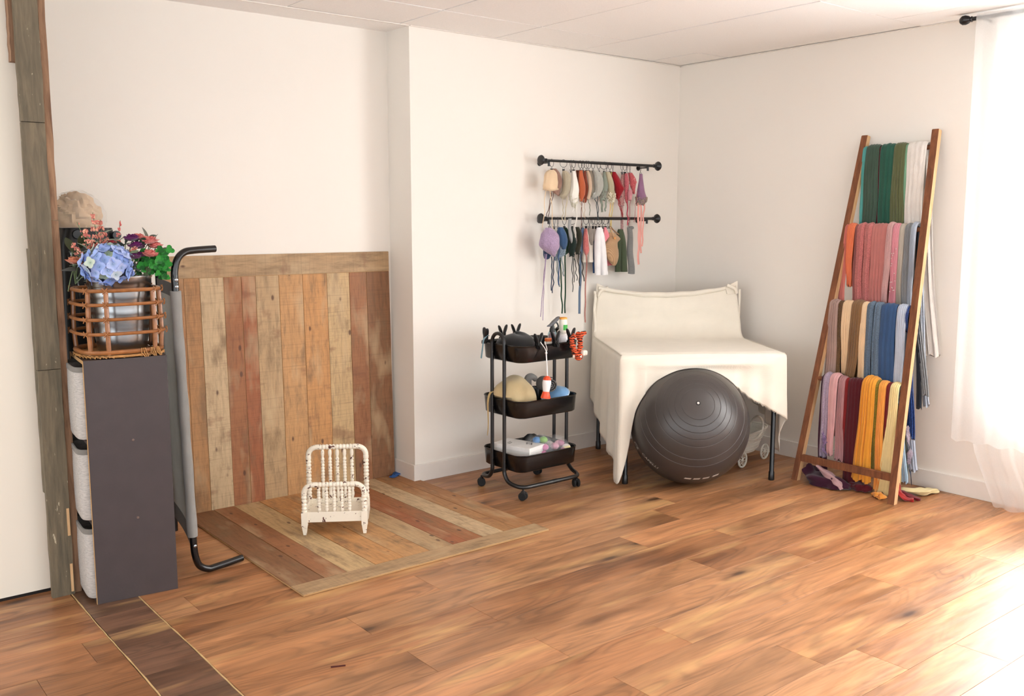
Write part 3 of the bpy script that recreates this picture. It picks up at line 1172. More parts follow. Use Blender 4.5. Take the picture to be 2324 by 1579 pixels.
def leafy(name, label, base, items, mat, L, W, cat='foliage', curl=.2):
    t = thing(name, label, cat, base)
    lf = leaf_mesh(L, W, curl, 6).build('leaf', mat, t)
    b = Vector(base)
    mb = MB()
    for i, (p, d, s_) in enumerate(items):
        o = lf if i == 0 else inst(lf, 'leaf', t)
        o.location = Vector(p) - b
        aim(o, d, (i * 1.7) % 1.2 - .6)
        o.scale = (s_, s_, s_)
        mb.tube([(0, 0, 0), (Vector(p) - b) * .6 + Vector((0, .01, 0)), Vector(p) - b], .0016, 5)
    mb.build('stem', M_stem, t)
    return t


leafy('eucalyptus_sprig', 'large grey-green leaves standing at the top right of the bouquet', (1.13, 3.68, 1.19),
      [((1.185, 3.66, 1.315), (-.1, 0, 1), 1.0), ((1.195, 3.66, 1.30), (.3, -.1, 1), .9), ((1.215, 3.66, 1.27), (.7, 0, .6), .9), ((1.235, 3.66, 1.26), (.3, 0, .9), .5)], fabric_mat('grey_green_leaf', (92, 94, 80), weave=60), .062, .036)
leafy('leafy_sprig', 'dark green broad leaves in the middle of the bouquet', (1.10, 3.66, 1.18),
      [((1.145, 3.60, 1.305), (.1, -.4, 1), .8), ((1.085, 3.63, 1.30), (-.5, -.3, .8), .8), ((1.10, 3.60, 1.245), (-.2, -.9, -.25), 1.0), ((1.09, 3.62, 1.315), (.4, -.2, 1), .7),
       ((1.155, 3.62, 1.275), (.2, -.8, .3), .7), ((1.06, 3.64, 1.30), (-.4, -.2, 1), .7), ((1.13, 3.62, 1.32), (-.2, -.2, 1), .6), ((1.175, 3.62, 1.335), (.8, -.2, .5), .6), ((1.12, 3.62, 1.235), (0, -.9, -.2), 1)], M_leafd, .05, .034)
leafy('variegated_sprig', 'pale variegated leaf with red berries in the middle of the bouquet', (1.09, 3.64, 1.20),
      [((1.085, 3.585, 1.268), (.75, -.2, .65), 1.0)], fabric_mat('pale_leaf', (132, 150, 112), weave=60), .046, .03)
mb = MB()
for i in range(40):
    u = i / 40
    mb.blob((1.085 + .035 * u + fr.uniform(-.004, .004), 3.582 + fr.uniform(-.004, .004), 1.278 + .026 * u + fr.uniform(-.005, .008)), (.003, .003, .003), 6, 4)
tag(mb.build('berry_cluster', M_coral, origin=(1.09, 3.585, 1.28)), 'cluster of tiny red berries lying along the pale leaf', 'berries')
leafy('dark_foliage', 'dark olive foliage at the far left, half behind the post', (0.93, 3.70, 1.17),
      [((0.935, 3.69, 1.27), (-.2, -.3, 1), 1.2), ((0.955, 3.69, 1.30), (.1, -.2, 1), 1.2), ((0.925, 3.67, 1.22), (-.6, -.4, .2), 1.3), ((0.965, 3.67, 1.21), (.1, -.7, .1), 1.2), ((0.935, 3.67, 1.24), (.5, -.4, .5), 1.0), ((0.985, 3.69, 1.28), (.2, -.3, 1), 1), ((0.920, 3.68, 1.29), (-.3, -.3, 1), 1.1)],
      fabric_mat('olive_leaf', (58, 62, 34), weave=60), .055, .032)
# bright green round leaves
t = thing('boxwood_sprig', 'bright green round-leaved sprig spilling over the right of the bucket', 'foliage', (1.15, 3.62, 1.19))
lf = MB()
for q in range(3):
    R = Matrix.Rotation(q * 2.1, 4, 'Z')
    rings = []
    for i in range(5):
        u = i / 4
        w = .011 * math.sin(PI * (.1 + .85 * u)) ** .6
        rings.append([R @ Vector((-w, .019 * u, .004 * u)), R @ Vector((0, .019 * u, .001)), R @ Vector((w, .019 * u, .004 * u)), R @ Vector((0, .019 * u, -.001))])
    lf.loft(rings)
lo = lf.build('leaf', M_vgreen, t)
b = Vector(t.location)
gr = random.Random(4)
for i in range(58):
    u = gr.random()
    p = Vector((1.135 + .10 * u + gr.uniform(-.012, .012), 3.60 + gr.uniform(-.03, .05), 1.285 - .075 * gr.random() - .03 * u + (.05 * u if i % 3 == 0 else 0)))
    o = lo if i == 0 else inst(lo, 'leaf', t)
    o.location = p - b
    o.rotation_euler = Vector((gr.uniform(-.6, .6), -1, gr.uniform(-.2, .9))).to_track_quat('Z', 'Y').to_euler()
    s_ = gr.uniform(.6, 1.1)
    o.scale = (s_, s_, s_)
mb = MB()
for i in range(7):
    mb.tube([(0, 0, -.03), (.03 * i / 7, -.01, .03), (-.01 + .11 * i / 7, -.02, .06)], .0015, 5)
mb.build('stem', M_stem, t)

# ------------------------------------------------------------------ doll bed
ang = math.atan2(-0.545, 0.838)
t = thing('doll_bed', 'small white spindle doll bed with chipped paint on the flat plank board', 'toy bed', (1.828, 3.761, 0.0108), ang)
BW, BD = 0.29, 0.205


def beaded(p0, p1, r, nb, smooth_ends=0.12, slim=0.55):
    """turned rod with nb beads between p0 and p1"""
    p0, p1 = Vector(p0), Vector(p1)
    pts, rs = [], []
    n = nb * 6
    e = smooth_ends
    pts.append(p0)
    rs.append(r * slim)
    for i in range(7):
        u = e * (i + 1) / 8
        pts.append(p0.lerp(p1, u))
        rs.append(r * (slim + (1 - slim) * math.sin(PI * (i + 1) / 9)))
    for i in range(n + 1):
        u = e + (1 - 2 * e) * i / n
        pts.append(p0.lerp(p1, u))
        rs.append(r * (0.74 + 0.26 * abs(math.sin(PI * nb * i / n))))
    for i in range(7):
        u = 1 - e + e * (i + 1) / 8
        pts.append(p0.lerp(p1, u))
        rs.append(r * (slim + (1 - slim) * math.sin(PI * (i + 1) / 9)))
    pts.append(p1)
    rs.append(r * slim)
    return pts, rs


def bed_end(y, ztop, zlow, nm, tall):
    r = 0.0128
    for sx, x in ((1, 0.013), (-1, BW - 0.013)):
        mb = MB()
        # leg: square block then tapering foot
        mb.loft([[(x + a * k, y + b * k, z) for a, b in ((-1, -1), (1, -1), (1, 1), (-1, 1))] for z, k in ((0.0, .0055), (.002, .007), (.036, .0115), (.042, .0125), (.0425, .0135), (zlow - .0, .0135))], True, True)
        mb.build('leg', M_chip, t, smooth=False)
        zb = ztop - 0.052
        pts, rs = beaded((x, y, zlow), (x, y, zb), r, 10 if tall else 4, 0.1, 0.9)
        MB().tube(pts, rs, 12).build('post', M_chip, t, angle=60)
        c = (x + sx * 0.04, ztop - 0.052)
        arc = [Vector((c[0] - sx * .04 * math.cos(a), y, c[1] + .04 * math.sin(a))) for a in [PI / 2 * i / 9 for i in range(10)]]
        MB().tube(arc, [r * 0.95] * 10, 12).build('corner_bend', M_chip, t)
    pts, rs = beaded((0.053, y, ztop - .012), (BW - .053, y, ztop - .012), r, 9, 0.12, 0.95)
    MB().tube(pts, rs, 12).build('top_rail', M_chip, t, angle=60)
    for i in range(5):
        x = 0.078 + (BW - 0.156) * i / 4
        pts, rs = beaded((x, y, zlow - .002), (x, y, ztop - .022), 0.0088, 11 if tall else 6, 0.17, 0.5)
        MB().tube(pts, rs, 10).build('spindle', M_chip, t, angle=60)
    MB().box((BW / 2, y, (0.058 + zlow) / 2), (BW - 0.028, 0.012, zlow - 0.058)).build('apron', M_chip, t, smooth=False, bevel=.0015)


bed_end(0.0, 0.240, 0.105, 'foot', False)
bed_end(BD, 0.362, 0.105, 'head', True)
for x in (0.012, BW - 0.012):
    MB().box((x, BD / 2, .088), (.010, BD - .026, .045)).build('side_rail', M_chip, t, smooth=False, bevel=.0015)
MB().box((BW / 2, BD / 2, .083), (BW - .035, BD - .012, .008)).build('bed_base', M_chip, t, smooth=False)

# ------------------------------------------------------------------ rods with rings on the back wall
YROD = 4.12


def rod(label, z, x0=3.565, x1=4.455):
    t = thing('hanging_rod', label, 'rod', (4.0, YB, z))
    o = Vector((4.0, YB, z))
    MB().tube([Vector((x0, YROD, z)) - o, Vector((x1, YROD, z)) - o], 0.0075, 12).build('rod', M_black, t)
    MB().tube([Vector((x0 + .35, YROD, z)) - o, Vector((x1, YROD, z)) - o], 0.0088, 12).build('rod_sleeve', M_black, t)
    for s_, x in ((-1, x0), (1, x1)):
        R = Matrix.Translation(Vector((x, YROD, z)) - o) @ Matrix.Rotation(s_ * PI / 2, 4, 'Y')
        MB().lathe([(0, -.004), (.011, -.004), (.011, .004), (.007, .007), (.0065, .013), (.010, .015), (.008, .019), (.016, .024), (.026, .030), (.029, .036), (.026, .043), (.015, .048), (0, .049)], 20, R).build('finial', M_black, t)
        xb = x + (-s_) * 0.022 if s_ < 0 else x - 0.055
        mb = MB()
        mb.tube([Vector((xb, YB - .001, z - .012)) - o, Vector((xb, YB - .004, z - .012)) - o], .016, 12)
        mb.tube([Vector((xb, YB - .004, z - .012)) - o, Vector((xb, YROD, z - .012)) - o], .0045, 8)
        mb.tube([Vector((xb, YROD, z - .032)) - o, Vector((xb, YROD, z - .008)) - o], .007, 10)
        mb.build('bracket', M_black, t)


rod('upper black metal rod on the back wall, hung with hats', 1.737)
rod('lower black metal rod on the back wall, hung with hats and small clothes', 1.412)
ringp = None
ring_r = random.Random(8)
upx = [3.608, 3.698, 3.756, 3.777, 3.829, 3.85, 3.878, 3.896, 3.932, 3.978, 4.022, 4.044, 4.07, 4.095, 4.174, 4.197, 4.216, 4.242, 4.335]
lox = [3.593, 3.63, 3.657, 3.708, 3.77, 3.848, 3.88, 3.908, 3.937, 3.959, 3.988, 4.017, 4.039, 4.061, 4.076, 4.185, 4.239]
HU = ['cream beige rolled-brim hat', 'fluffy oatmeal bonnet', 'tie of the feathered white bonnet', 'feathered white bonnet', 'dark rust hat', 'bumpy brown rust bonnet', 'tan crescent hat', 'warm grey hat', 'round silver grey bonnet', 'ruffle of the silver grey bonnet', 'sage grey gauzy bonnet', 'bead-trimmed taupe bonnet', 'mustard yellow hat', 'deep red pixie bonnet', 'pale pink lace bonnet', 'dusky rose ribbed bonnet', 'pale pink pompom', 'coral pink frilled bonnet', 'mauve beaded cone bonnet']
HL = ['lilac crochet bonnet', 'strap beside the lilac crochet bonnet', 'steel blue bonnet', 'long-tied dark green bonnet', 'blackish green bonnet', 'denim blue hat', 'coral leaf-shaped hat', 'grey knit hat', 'cream rolled-cuff trousers', 'long white trousers', 'navy trousers', 'narrow dark brown piece', 'pink collar flap', 'pink romper', 'tan overalls', 'dark olive trousers', 'long grey marl sock']
for zr, lst, g in ((1.737, upx, 'ringed clips on the upper rod'), (1.412, lox, 'ringed clips on the lower rod')):
    for x, hn in zip(lst, HU if zr > 1.5 else HL):
        lab = 'small black ring clip holding the ' + hn
        if ringp is None:
            ringp = thing('clip_ring', lab, 'ring clip', (x, YROD, zr), group=g)
            MB().tube([(0.0215 * math.cos(a), 0, -.0130 + 0.0215 * math.sin(a)) for a in [2 * PI * i / 24 for i in range(24)]], .0013, 6, closed=True).build('ring', M_black, ringp)
            mb = MB()
            mb.tube([(0.005 * math.cos(a), .0, -.040 + 0.006 * math.sin(a)) for a in [2 * PI * i / 10 for i in range(10)]], .0009, 5, closed=True)
            mb.box((0, -.003, -.053), (.011, .002, .017), M=Matrix.Rotation(0.25, 4, 'X'))
            mb.box((0, .003, -.053), (.011, .002, .017), M=Matrix.Rotation(-0.25, 4, 'X'))
            mb.build('clip', M_black, ringp, smooth=False)
            r_ = ringp
        else:
            r_ = ringp.copy()
            COL.objects.link(r_)
            for ch in ringp.children:
                c = ch.copy()
                COL.objects.link(c)
                c.parent = r_
            r_.location = (x, YROD, zr)
            tag(r_, lab, 'ring clip', g)
        r_.rotation_euler = (0, 0, ring_r.choice([0.1, 0.3, -0.3, 0.6, 1.0, 1.2, -0.8]))


SEC = {
    'a1': (4.085, ((1.683, 3.557, 3.596), (1.667, 3.532, 3.617), (1.628, 3.519, 3.626), (1.591, 3.510, 3.627), (1.573, 3.516, 3.624))),
    'a2': (4.135, ((1.694, 3.627, 3.657), (1.671, 3.640, 3.683), (1.633, 3.653, 3.701), (1.594, 3.640, 3.700), (1.562, 3.628, 3.686), (1.546, 3.662, 3.684))),
    'a3': (4.115, ((1.683, 3.687, 3.718), (1.659, 3.681, 3.749), (1.614, 3.685, 3.754), (1.569, 3.679, 3.746), (1.542, 3.662, 3.728), (1.526, 3.684, 3.706))),
    'a4': (4.105, ((1.684, 3.749, 3.775), (1.635, 3.745, 3.794), (1.583, 3.736, 3.808), (1.543, 3.728, 3.804), (1.504, 3.746, 3.793), (1.485, 3.755, 3.778))),
    'a5': (4.140, ((1.691, 3.816, 3.834), (1.663, 3.819, 3.848), (1.618, 3.825, 3.849))),
    'a5b': (4.100, ((1.688, 3.802, 3.829), (1.648, 3.798, 3.839), (1.603, 3.796, 3.853), (1.558, 3.799, 3.853), (1.531, 3.804, 3.840), (1.514, 3.809, 3.827))),
    'a6': (4.120, ((1.688, 3.849, 3.873), (1.637, 3.857, 3.885), (1.585, 3.872, 3.895), (1.546, 3.863, 3.895), (1.509, 3.850, 3.882))),
    'a7': (4.105, ((1.688, 3.861, 3.884), (1.651, 3.872, 3.903), (1.611, 3.880, 3.912), (1.572, 3.879, 3.910), (1.526, 3.868, 3.895))),
    'a8': (4.125, ((1.691, 3.903, 3.926), (1.652, 3.919, 3.945), (1.613, 3.927, 3.955), (1.574, 3.923, 3.957), (1.546, 3.914, 3.937))),
    'a9': (4.100, ((1.690, 3.906, 3.957), (1.659, 3.916, 3.988), (1.619, 3.921, 3.999), (1.579, 3.927, 3.992), (1.546, 3.904, 3.969), (1.531, 3.909, 3.941))),
    'a10': (4.120, ((1.688, 4.014, 4.038), (1.642, 4.007, 4.058), (1.595, 4.002, 4.058), (1.562, 3.988, 4.045), (1.521, 3.994, 4.036))),
    'a11': (4.105, ((1.687, 4.020, 4.056), (1.648, 4.024, 4.081), (1.609, 4.039, 4.094), (1.575, 4.039, 4.097), (1.548, 4.035, 4.107), (1.511, 4.055, 4.093))),
    'a12': (4.140, ((1.691, 4.097, 4.112), (1.644, 4.101, 4.119), (1.618, 4.102, 4.116))),
    'a13': (4.100, ((1.688, 4.072, 4.099), (1.656, 4.067, 4.127), (1.617, 4.086, 4.154), (1.590, 4.089, 4.181), (1.570, 4.097, 4.164), (1.535, 4.107, 4.136))),
    'a14': (4.130, ((1.684, 4.183, 4.207), (1.632, 4.169, 4.206), (1.578, 4.165, 4.205), (1.530, 4.157, 4.206), (1.496, 4.162, 4.206))),
    'a15': (4.110, ((1.683, 4.187, 4.211), (1.632, 4.183, 4.225), (1.578, 4.187, 4.223), (1.537, 4.192, 4.218), (1.510, 4.200, 4.215))),
    'a16': (4.115, ((1.688, 4.221, 4.256), (1.648, 4.232, 4.292), (1.614, 4.238, 4.291), (1.579, 4.258, 4.283), (1.566, 4.264, 4.279))),
    'a17': (4.090, ((1.585, 4.198, 4.232), (1.558, 4.194, 4.236), (1.526, 4.199, 4.229))),
    'a18': (4.110, ((1.684, 4.318, 4.338), (1.628, 4.307, 4.352), (1.581, 4.298, 4.364), (1.552, 4.291, 4.375), (1.525, 4.290, 4.383), (1.497, 4.300, 4.351))),
    'b1': (4.060, ((1.360, 3.512, 3.555), (1.336, 3.487, 3.593), (1.310, 3.475, 3.615), (1.272, 3.461, 3.624), (1.247, 3.475, 3.616), (1.220, 3.517, 3.599), (1.202, 3.564, 3.586))),
    'b2': (4.115, ((1.254, 3.543, 3.582), (1.212, 3.542, 3.608), (1.183, 3.548, 3.593))),
    'b3': (4.100, ((1.362, 3.642, 3.677), (1.335, 3.633, 3.703), (1.296, 3.642, 3.717), (1.262, 3.651, 3.716), (1.240, 3.673, 3.704))),
    'b4': (4.115, ((1.265, 3.665, 3.691), (1.236, 3.656, 3.714), (1.204, 3.643, 3.709), (1.178, 3.626, 3.652))),
    'b5': (4.135, ((1.360, 3.717, 3.739), (1.321, 3.731, 3.767), (1.268, 3.736, 3.767), (1.221, 3.732, 3.763), (1.202, 3.705, 3.727))),
    'b6': (4.110, ((1.363, 3.734, 3.761), (1.321, 3.730, 3.780), (1.274, 3.735, 3.798), (1.235, 3.731, 3.790), (1.195, 3.741, 3.772))),
    'b7': (4.095, ((1.363, 3.765, 3.801), (1.321, 3.779, 3.825), (1.274, 3.785, 3.825), (1.235, 3.767, 3.812), (1.208, 3.781, 3.803))),
    'b8': (4.092, ((1.412, 3.715, 3.737), (1.361, 3.711, 3.733), (1.315, 3.716, 3.747), (1.276, 3.734, 3.745))),
    'b9': (4.120, ((1.358, 3.843, 3.861), (1.320, 3.834, 3.862), (1.293, 3.839, 3.858))),
    'b10': (4.100, ((1.354, 3.852, 3.865), (1.313, 3.841, 3.878), (1.266, 3.837, 3.885), (1.227, 3.840, 3.889), (1.198, 3.859, 3.872))),
    'b11': (4.120, ((1.358, 3.894, 3.931), (1.305, 3.899, 3.929), (1.252, 3.907, 3.937))),
    'b13p': (4.135, ((1.357, 4.039, 4.063), (1.304, 4.036, 4.074), (1.250, 4.032, 4.085), (1.194, 4.033, 4.110), (1.131, 4.043, 4.136))),
    'b16': (4.085, ((1.329, 4.026, 4.082), (1.304, 4.023, 4.123), (1.288, 4.017, 4.135), (1.270, 3.997, 4.114), (1.244, 3.975, 4.114), (1.220, 3.979, 4.121), (1.181, 4.003, 4.122), (1.147, 4.047, 4.110), (1.130, 4.071, 4.095))),
    'b18': (4.100, ((1.361, 4.221, 4.255), (1.331, 4.202, 4.244), (1.268, 4.204, 4.240), (1.199, 4.212, 4.252), (1.128, 4.214, 4.267), (1.081, 4.210, 4.272))),
}


def hat(name, label, cat, top, bot, w, col, mat, kind='bonnet', yd=4.12, dy=None, ties=(), tw=.003, tcol=None, trim=None, seed=0, tmat=None, sec=None):
    """hung from (x,z)=top down to bot; w = full width in metres along the wall direction"""
    rr = random.Random(seed + 50)
    if sec:
        yd, S_ = SEC[sec]
        top = ((S_[0][1] + S_[0][2]) / 2, S_[0][0])
        bot = ((S_[-1][1] + S_[-1][2]) / 2, S_[-1][0])
    o = Vector((top[0], yd, top[1]))
    b = Vector((bot[0], yd, bot[1]))
    t = thing(name, label, cat, o)
    L = b - o
    mb = MB()
    rings = []
    if sec:
        pts = spline([((q[1] + q[2]) / 2, (q[2] - q[1]) / 2, q[0]) for q in S_], 6)
        n = len(pts)
        a_ = max(p.y for p in pts) * .75
        d_ = max(.62 * max(p.y for p in pts), .012)
        for i, p in enumerate(pts):
            u = i / (n - 1)
            w_ = p.y
            ring = []
            for j in range(28):
                an = 2 * PI * j / 28
                wob = 1 + .12 * noise.noise(Vector((math.cos(an) * 1.8, math.sin(an) * 1.8 + seed, u * 4))) + .05 * math.cos(9 * an + seed) * (1 - .6 * u)
                ring.append((p.x - o.x + w_ * .78 * wob * math.cos(an), max(w_ * .62, min(.010, w_)) * wob * math.sin(an), p.z - o.z + .003 * math.cos(2 * an + seed) * u))
            rings.append(ring)
        if kind in ('bonnet', 'beanie', 'cone', 'flat'):
            last = rings[-1]
            cx, cy = sum(p[0] for p in last) / 28, sum(p[1] for p in last) / 28
            m2 = MB()
            if kind != 'flat' and kind != 'cone':
                m2.tube([Vector(p) for p in last], .0032 if kind == 'bonnet' else .0048, 6, closed=True)
                m2.build('rim', mat, t, color=lin([c * .95 for c in col]))
            rings.append([(cx + (p[0] - cx) * .86, cy + (p[1] - cy) * .86, p[2] + .003) for p in last])
            rings.append([(cx + (p[0] - cx) * .8, cy + (p[1] - cy) * .8, p[2] + abs(L.z) * .2) for p in last])
        else:
            rings.append([(rings[-1][0][0] * 0 + sum(p[0] for p in rings[-1]) / 28 + (p[0] - sum(q[0] for q in rings[-1]) / 28) * .6, p[1] * .6, p[2] - .004) for p in rings[-1]])
        mb.loft(rings)
        last = rings[-1]
    else:
        k = 2
        for i in range(3):
            rings.append([(w * .3 * math.cos(a), w * .3 * math.sin(a), L.z * i / 2) for a in [2 * PI * j / 20 for j in range(20)]])
        a_ = d_ = w * .3
        mb.loft(rings)
    mb.build('hat_body' if cat in ('hat', 'bonnet') else 'garment_body', mat, t, color=lin(col))
    if trim:
        tc, tm, rng, am = trim
        m2 = MB()
        for q in range(am):
            u = rr.uniform(*rng)
            an = rr.uniform(0, 2 * PI)
            pp = pts[min(n - 1, int(max(0, u) * (n - 1)))] if sec else Vector((o.x, .02, o.z + L.z * u))
            s_ = rr.uniform(.002, .005)
            m2.blob((pp.x - o.x + pp.y * .80 * math.cos(an), pp.y * .66 * math.sin(an), pp.z - o.z + rr.uniform(-.008, .006) - max(0, u - 1) * .1), (s_, s_, s_ * rr.uniform(.6, 1.8)), 6, 4)
        m2.build('trim', tm, t, color=lin(tc))
    for q, tie in enumerate(ties):
        # tie: (dx start, end x, end z[, width])
        st = Vector((bot[0] + tie[0], yd - .01 * (q % 2) - .005, bot[1] + .012)) - o
        en = Vector((tie[1], yd - .012 + .008 * (q % 2), tie[2])) - o
        n = 7
        pts = [st]
        for i in range(1, n):
            u = i / n
            p = st.lerp(en, u)
            pts.append(p + Vector((rr.uniform(-.005, .005), rr.uniform(-.003, .003), 0)))
        pts.append(en)
        ww = tie[3] if len(tie) > 3 else tw
        MB().tube(spline(pts, 3), ww, 6, flat=(.3 if ww > .006 else 1)).build('tie', tmat or mat, t, color=lin(tcol or col))
    return t


KN, FU, FA, LA, CH, RB = M_knit, M_fur, M_fab, M_lace, M_chunk, M_ribk
H = hat
# upper rod
H('knitted_hat', 'cream beige rolled-brim baby hat at the left end of the upper rod', 'hat', (3.60, 1.690), (3.588, 1.572), .105, (232, 204, 168), FA, 'beanie', yd=4.085, dy=.042,
  ties=((-.035, 3.50, 1.36), (-.02, 3.60, 1.25)), tw=.0022, seed=1, sec='a1')
H('knitted_bonnet', 'mauve brown knitted bonnet tucked behind the cream beige hat', 'bonnet', (3.628, 1.688), (3.650, 1.548), .072, (176, 138, 122), KN, 'crescent', yd=4.135, ties=((-.06, 3.572, 1.418), (-.05, 3.584, 1.40)), tw=.0022, tcol=(112, 80, 70), seed=2, sec='a2')
H('fluffy_bonnet', 'fluffy oatmeal bonnet second in the row on the upper rod', 'bonnet', (3.698, 1.683), (3.686, 1.526), .092, (208, 196, 168), FU, 'bonnet', ties=((-.01, 3.68, 1.40), (.012, 3.705, 1.40)), tcol=(232, 220, 190), seed=3, sec='a3')
H('feathered_bonnet', 'white bonnet with feathery fringe on the upper rod', 'bonnet', (3.757, 1.685), (3.772, 1.522), .058, (244, 240, 230), FA, 'cone', yd=4.11, ties=((-.01, 3.755, 1.42), (.01, 3.775, 1.30, .004)), tw=.0016, trim=((238, 232, 208), FU, (.62, 1.04), 120), seed=4, sec='a4')
H('knitted_hat', 'dark rust hat left of the orange rust one on the upper rod', 'hat', (3.806, 1.692), (3.815, 1.545), .032, (122, 58, 38), KN, 'crescent', yd=4.14, seed=30, sec='a5')
H('knitted_bonnet', 'plain orange rust bonnet on the upper rod', 'bonnet', (3.815, 1.689), (3.836, 1.513), .050, (190, 98, 62), FA, 'crescent', yd=4.10, ties=((-.01, 3.83, 1.42), (.01, 3.85, 1.41)), tw=.0016, tcol=(206, 178, 150), seed=5, sec='a5b')
H('knitted_bonnet', 'bumpy brown rust knitted bonnet right of the plain rust one', 'bonnet', (3.843, 1.691), (3.862, 1.506), .044, (158, 78, 56), CH, 'crescent', yd=4.12, ties=((-.03, 3.83, 1.32),), tw=.0018, tcol=(120, 60, 48), seed=6, sec='a6')
H('baby_hat', 'tan crescent-shaped hat between the rust and grey hats', 'hat', (3.874, 1.687), (3.888, 1.519), .046, (206, 178, 152), FA, 'crescent', yd=4.11, ties=((0, 3.882, 1.43),), tw=.003, tcol=(150, 152, 136), seed=7, sec='a7')
H('baby_hat', 'warm grey hat just left of the silvery round bonnet', 'hat', (3.898, 1.690), (3.914, 1.532), .046, (186, 178, 160), FA, 'crescent', yd=4.12, seed=8, sec='a8')
H('round_bonnet', 'large round silver grey bonnet mid upper rod', 'bonnet', (3.935, 1.690), (3.955, 1.536), .092, (196, 196, 186), KN, 'bonnet', yd=4.10, ties=((.0, 3.943, 1.414), (.012, 3.956, 1.40)), tw=.0024, tcol=(78, 90, 96), seed=9, sec='a9')
H('lace_bonnet', 'sage grey bonnet with gauzy ruffle on the upper rod', 'bonnet', (4.0, 1.685), (4.017, 1.530), .052, (146, 154, 140), FA, 'bonnet', ties=((-.015, 4.0, 1.45, .007), (.015, 4.035, 1.455, .007)), trim=((188, 186, 174), LA, (.7, 1.02), 70), seed=10, sec='a10')
H('pearl_bonnet', 'taupe pixie bonnet with cream bead cluster on its brim', 'bonnet', (4.031, 1.689), (4.078, 1.520), .062, (186, 174, 146), FA, 'cone', yd=4.105, ties=((-.01, 4.04, 1.42),), tw=.0018, tcol=(226, 190, 160), trim=((230, 222, 200), M_fab, (.72, 1.02), 130), seed=11, sec='a11')
H('baby_hat', 'narrow mustard yellow hat behind the red bonnet', 'hat', (4.062, 1.690), (4.067, 1.60), .024, (214, 190, 118), FA, 'crescent', yd=4.14, ties=((.0, 4.083, 1.36), (.012, 4.10, 1.33)), tcol=(236, 212, 138), tw=.003, seed=12, sec='a12')
H('pixie_bonnet', 'deep red pixie bonnet pointing right on the upper rod', 'bonnet', (4.09, 1.692), (4.125, 1.545), .092, (150, 20, 32), FA, 'bonnet', yd=4.105, ties=((-.02, 4.155, 1.43), (-.012, 4.162, 1.42)), tw=.0022, seed=13, sec='a13')
H('lace_bonnet', 'pale pink lace bonnet with long ribbon right of the red one', 'bonnet', (4.152, 1.683), (4.159, 1.50), .044, (232, 172, 166), LA, 'crescent', yd=4.13, ties=((0, 4.18, 1.25, .009),), tcol=(234, 184, 180), trim=((236, 180, 174), LA, (.5, 1.0), 30), seed=14, sec='a14')
H('ribbed_bonnet', 'dusky rose ribbed bonnet between two pink ones', 'bonnet', (4.189, 1.686), (4.197, 1.494), .038, (204, 108, 116), RB, 'crescent', yd=4.11, ties=((0, 4.206, 1.37, .004),), tcol=(196, 84, 100), seed=15, sec='a15')
H('frilled_bonnet', 'coral pink knitted frilled bonnet on the upper rod', 'bonnet', (4.228, 1.692), (4.256, 1.561), .062, (216, 104, 108), CH, 'bonnet', yd=4.12, ties=((-.03, 4.230, 1.388), (.015, 4.275, 1.39)), tw=.0016, tcol=(214, 118, 128), trim=((232, 150, 150), FA, (.2, .9), 30), seed=16, sec='a16')
H('pink_pompom', 'small pale pink pompom hanging between the coral and rose bonnets', 'pompom', (4.224, 1.60), (4.228, 1.535), .032, (236, 160, 168), FU, 'crescent', yd=4.095, seed=17, sec='a17')
H('beaded_bonnet', 'mauve cone bonnet with beaded brim at the right end of the upper rod', 'bonnet', (4.318, 1.688), (4.332, 1.500), .078, (152, 112, 142), FA, 'cone', yd=4.11,
  ties=((-.02, 4.31, 1.13, .009), (.02, 4.345, 1.24, .007), (.0, 4.33, 1.20, .008)), tcol=(236, 168, 156), trim=((206, 186, 166), M_lace, (.72, 1.0), 220), seed=18, sec='a18')
# lower rod
H('crochet_bonnet', 'big lilac crochet bonnet hanging point-down at the left of the lower rod', 'bonnet', (3.567, 1.365), (3.566, 1.200), .19, (200, 174, 208), CH, 'diamond', yd=4.065, dy=.04,
  ties=((-.07, 3.485, .84), (-.066, 3.474, .86)), tw=.0022, seed=19, sec='b1')
H('baby_hat', 'dark navy hat peeping out below the lilac crochet bonnet', 'hat', (3.563, 1.270), (3.560, 1.181), .082, (52, 68, 100), FA, 'flat', yd=4.12, ties=((.03, 3.595, 1.0), (.045, 3.61, .985)), tcol=(50, 66, 92), tmat=KN, seed=20, sec='b2')
H('round_bonnet', 'plain steel blue bonnet right of the lilac crochet one', 'bonnet', (3.660, 1.363), (3.686, 1.232), .078, (62, 92, 130), FA, 'bonnet', yd=4.10, ties=((-.04, 3.640, 1.03, .0035),), seed=21, sec='b3')
H('lace_bonnet', 'pale blue lace bonnet under the steel blue one', 'bonnet', (3.664, 1.29), (3.666, 1.205), .062, (164, 184, 202), LA, 'flat', yd=4.115, ties=((.0, 3.66, 1.02, .010), (.03, 3.70, 1.08, .005)), tcol=(204, 216, 214), trim=((176, 194, 210), LA, (.2, 1), 40), seed=22, sec='b4')
H('long_tied_bonnet', 'dark green bonnet with two long thick cord ties on the lower rod', 'bonnet', (3.70, 1.363), (3.723, 1.20), .046, (40, 66, 50), FA, 'crescent', yd=4.13, ties=((-.03, 3.697, .86, .0042), (0, 3.728, .86, .0042)), tcol=(34, 70, 48), seed=23, sec='b5')
H('knitted_bonnet', 'blackish green knitted bonnet right of the dark green one', 'bonnet', (3.746, 1.364), (3.752, 1.197), .056, (30, 48, 42), KN, 'bonnet', yd=4.11, ties=((0, 3.757, .985), (.008, 3.775, 1.04), (.02, 3.79, 1.05)), tw=.0022, seed=24, sec='b6')
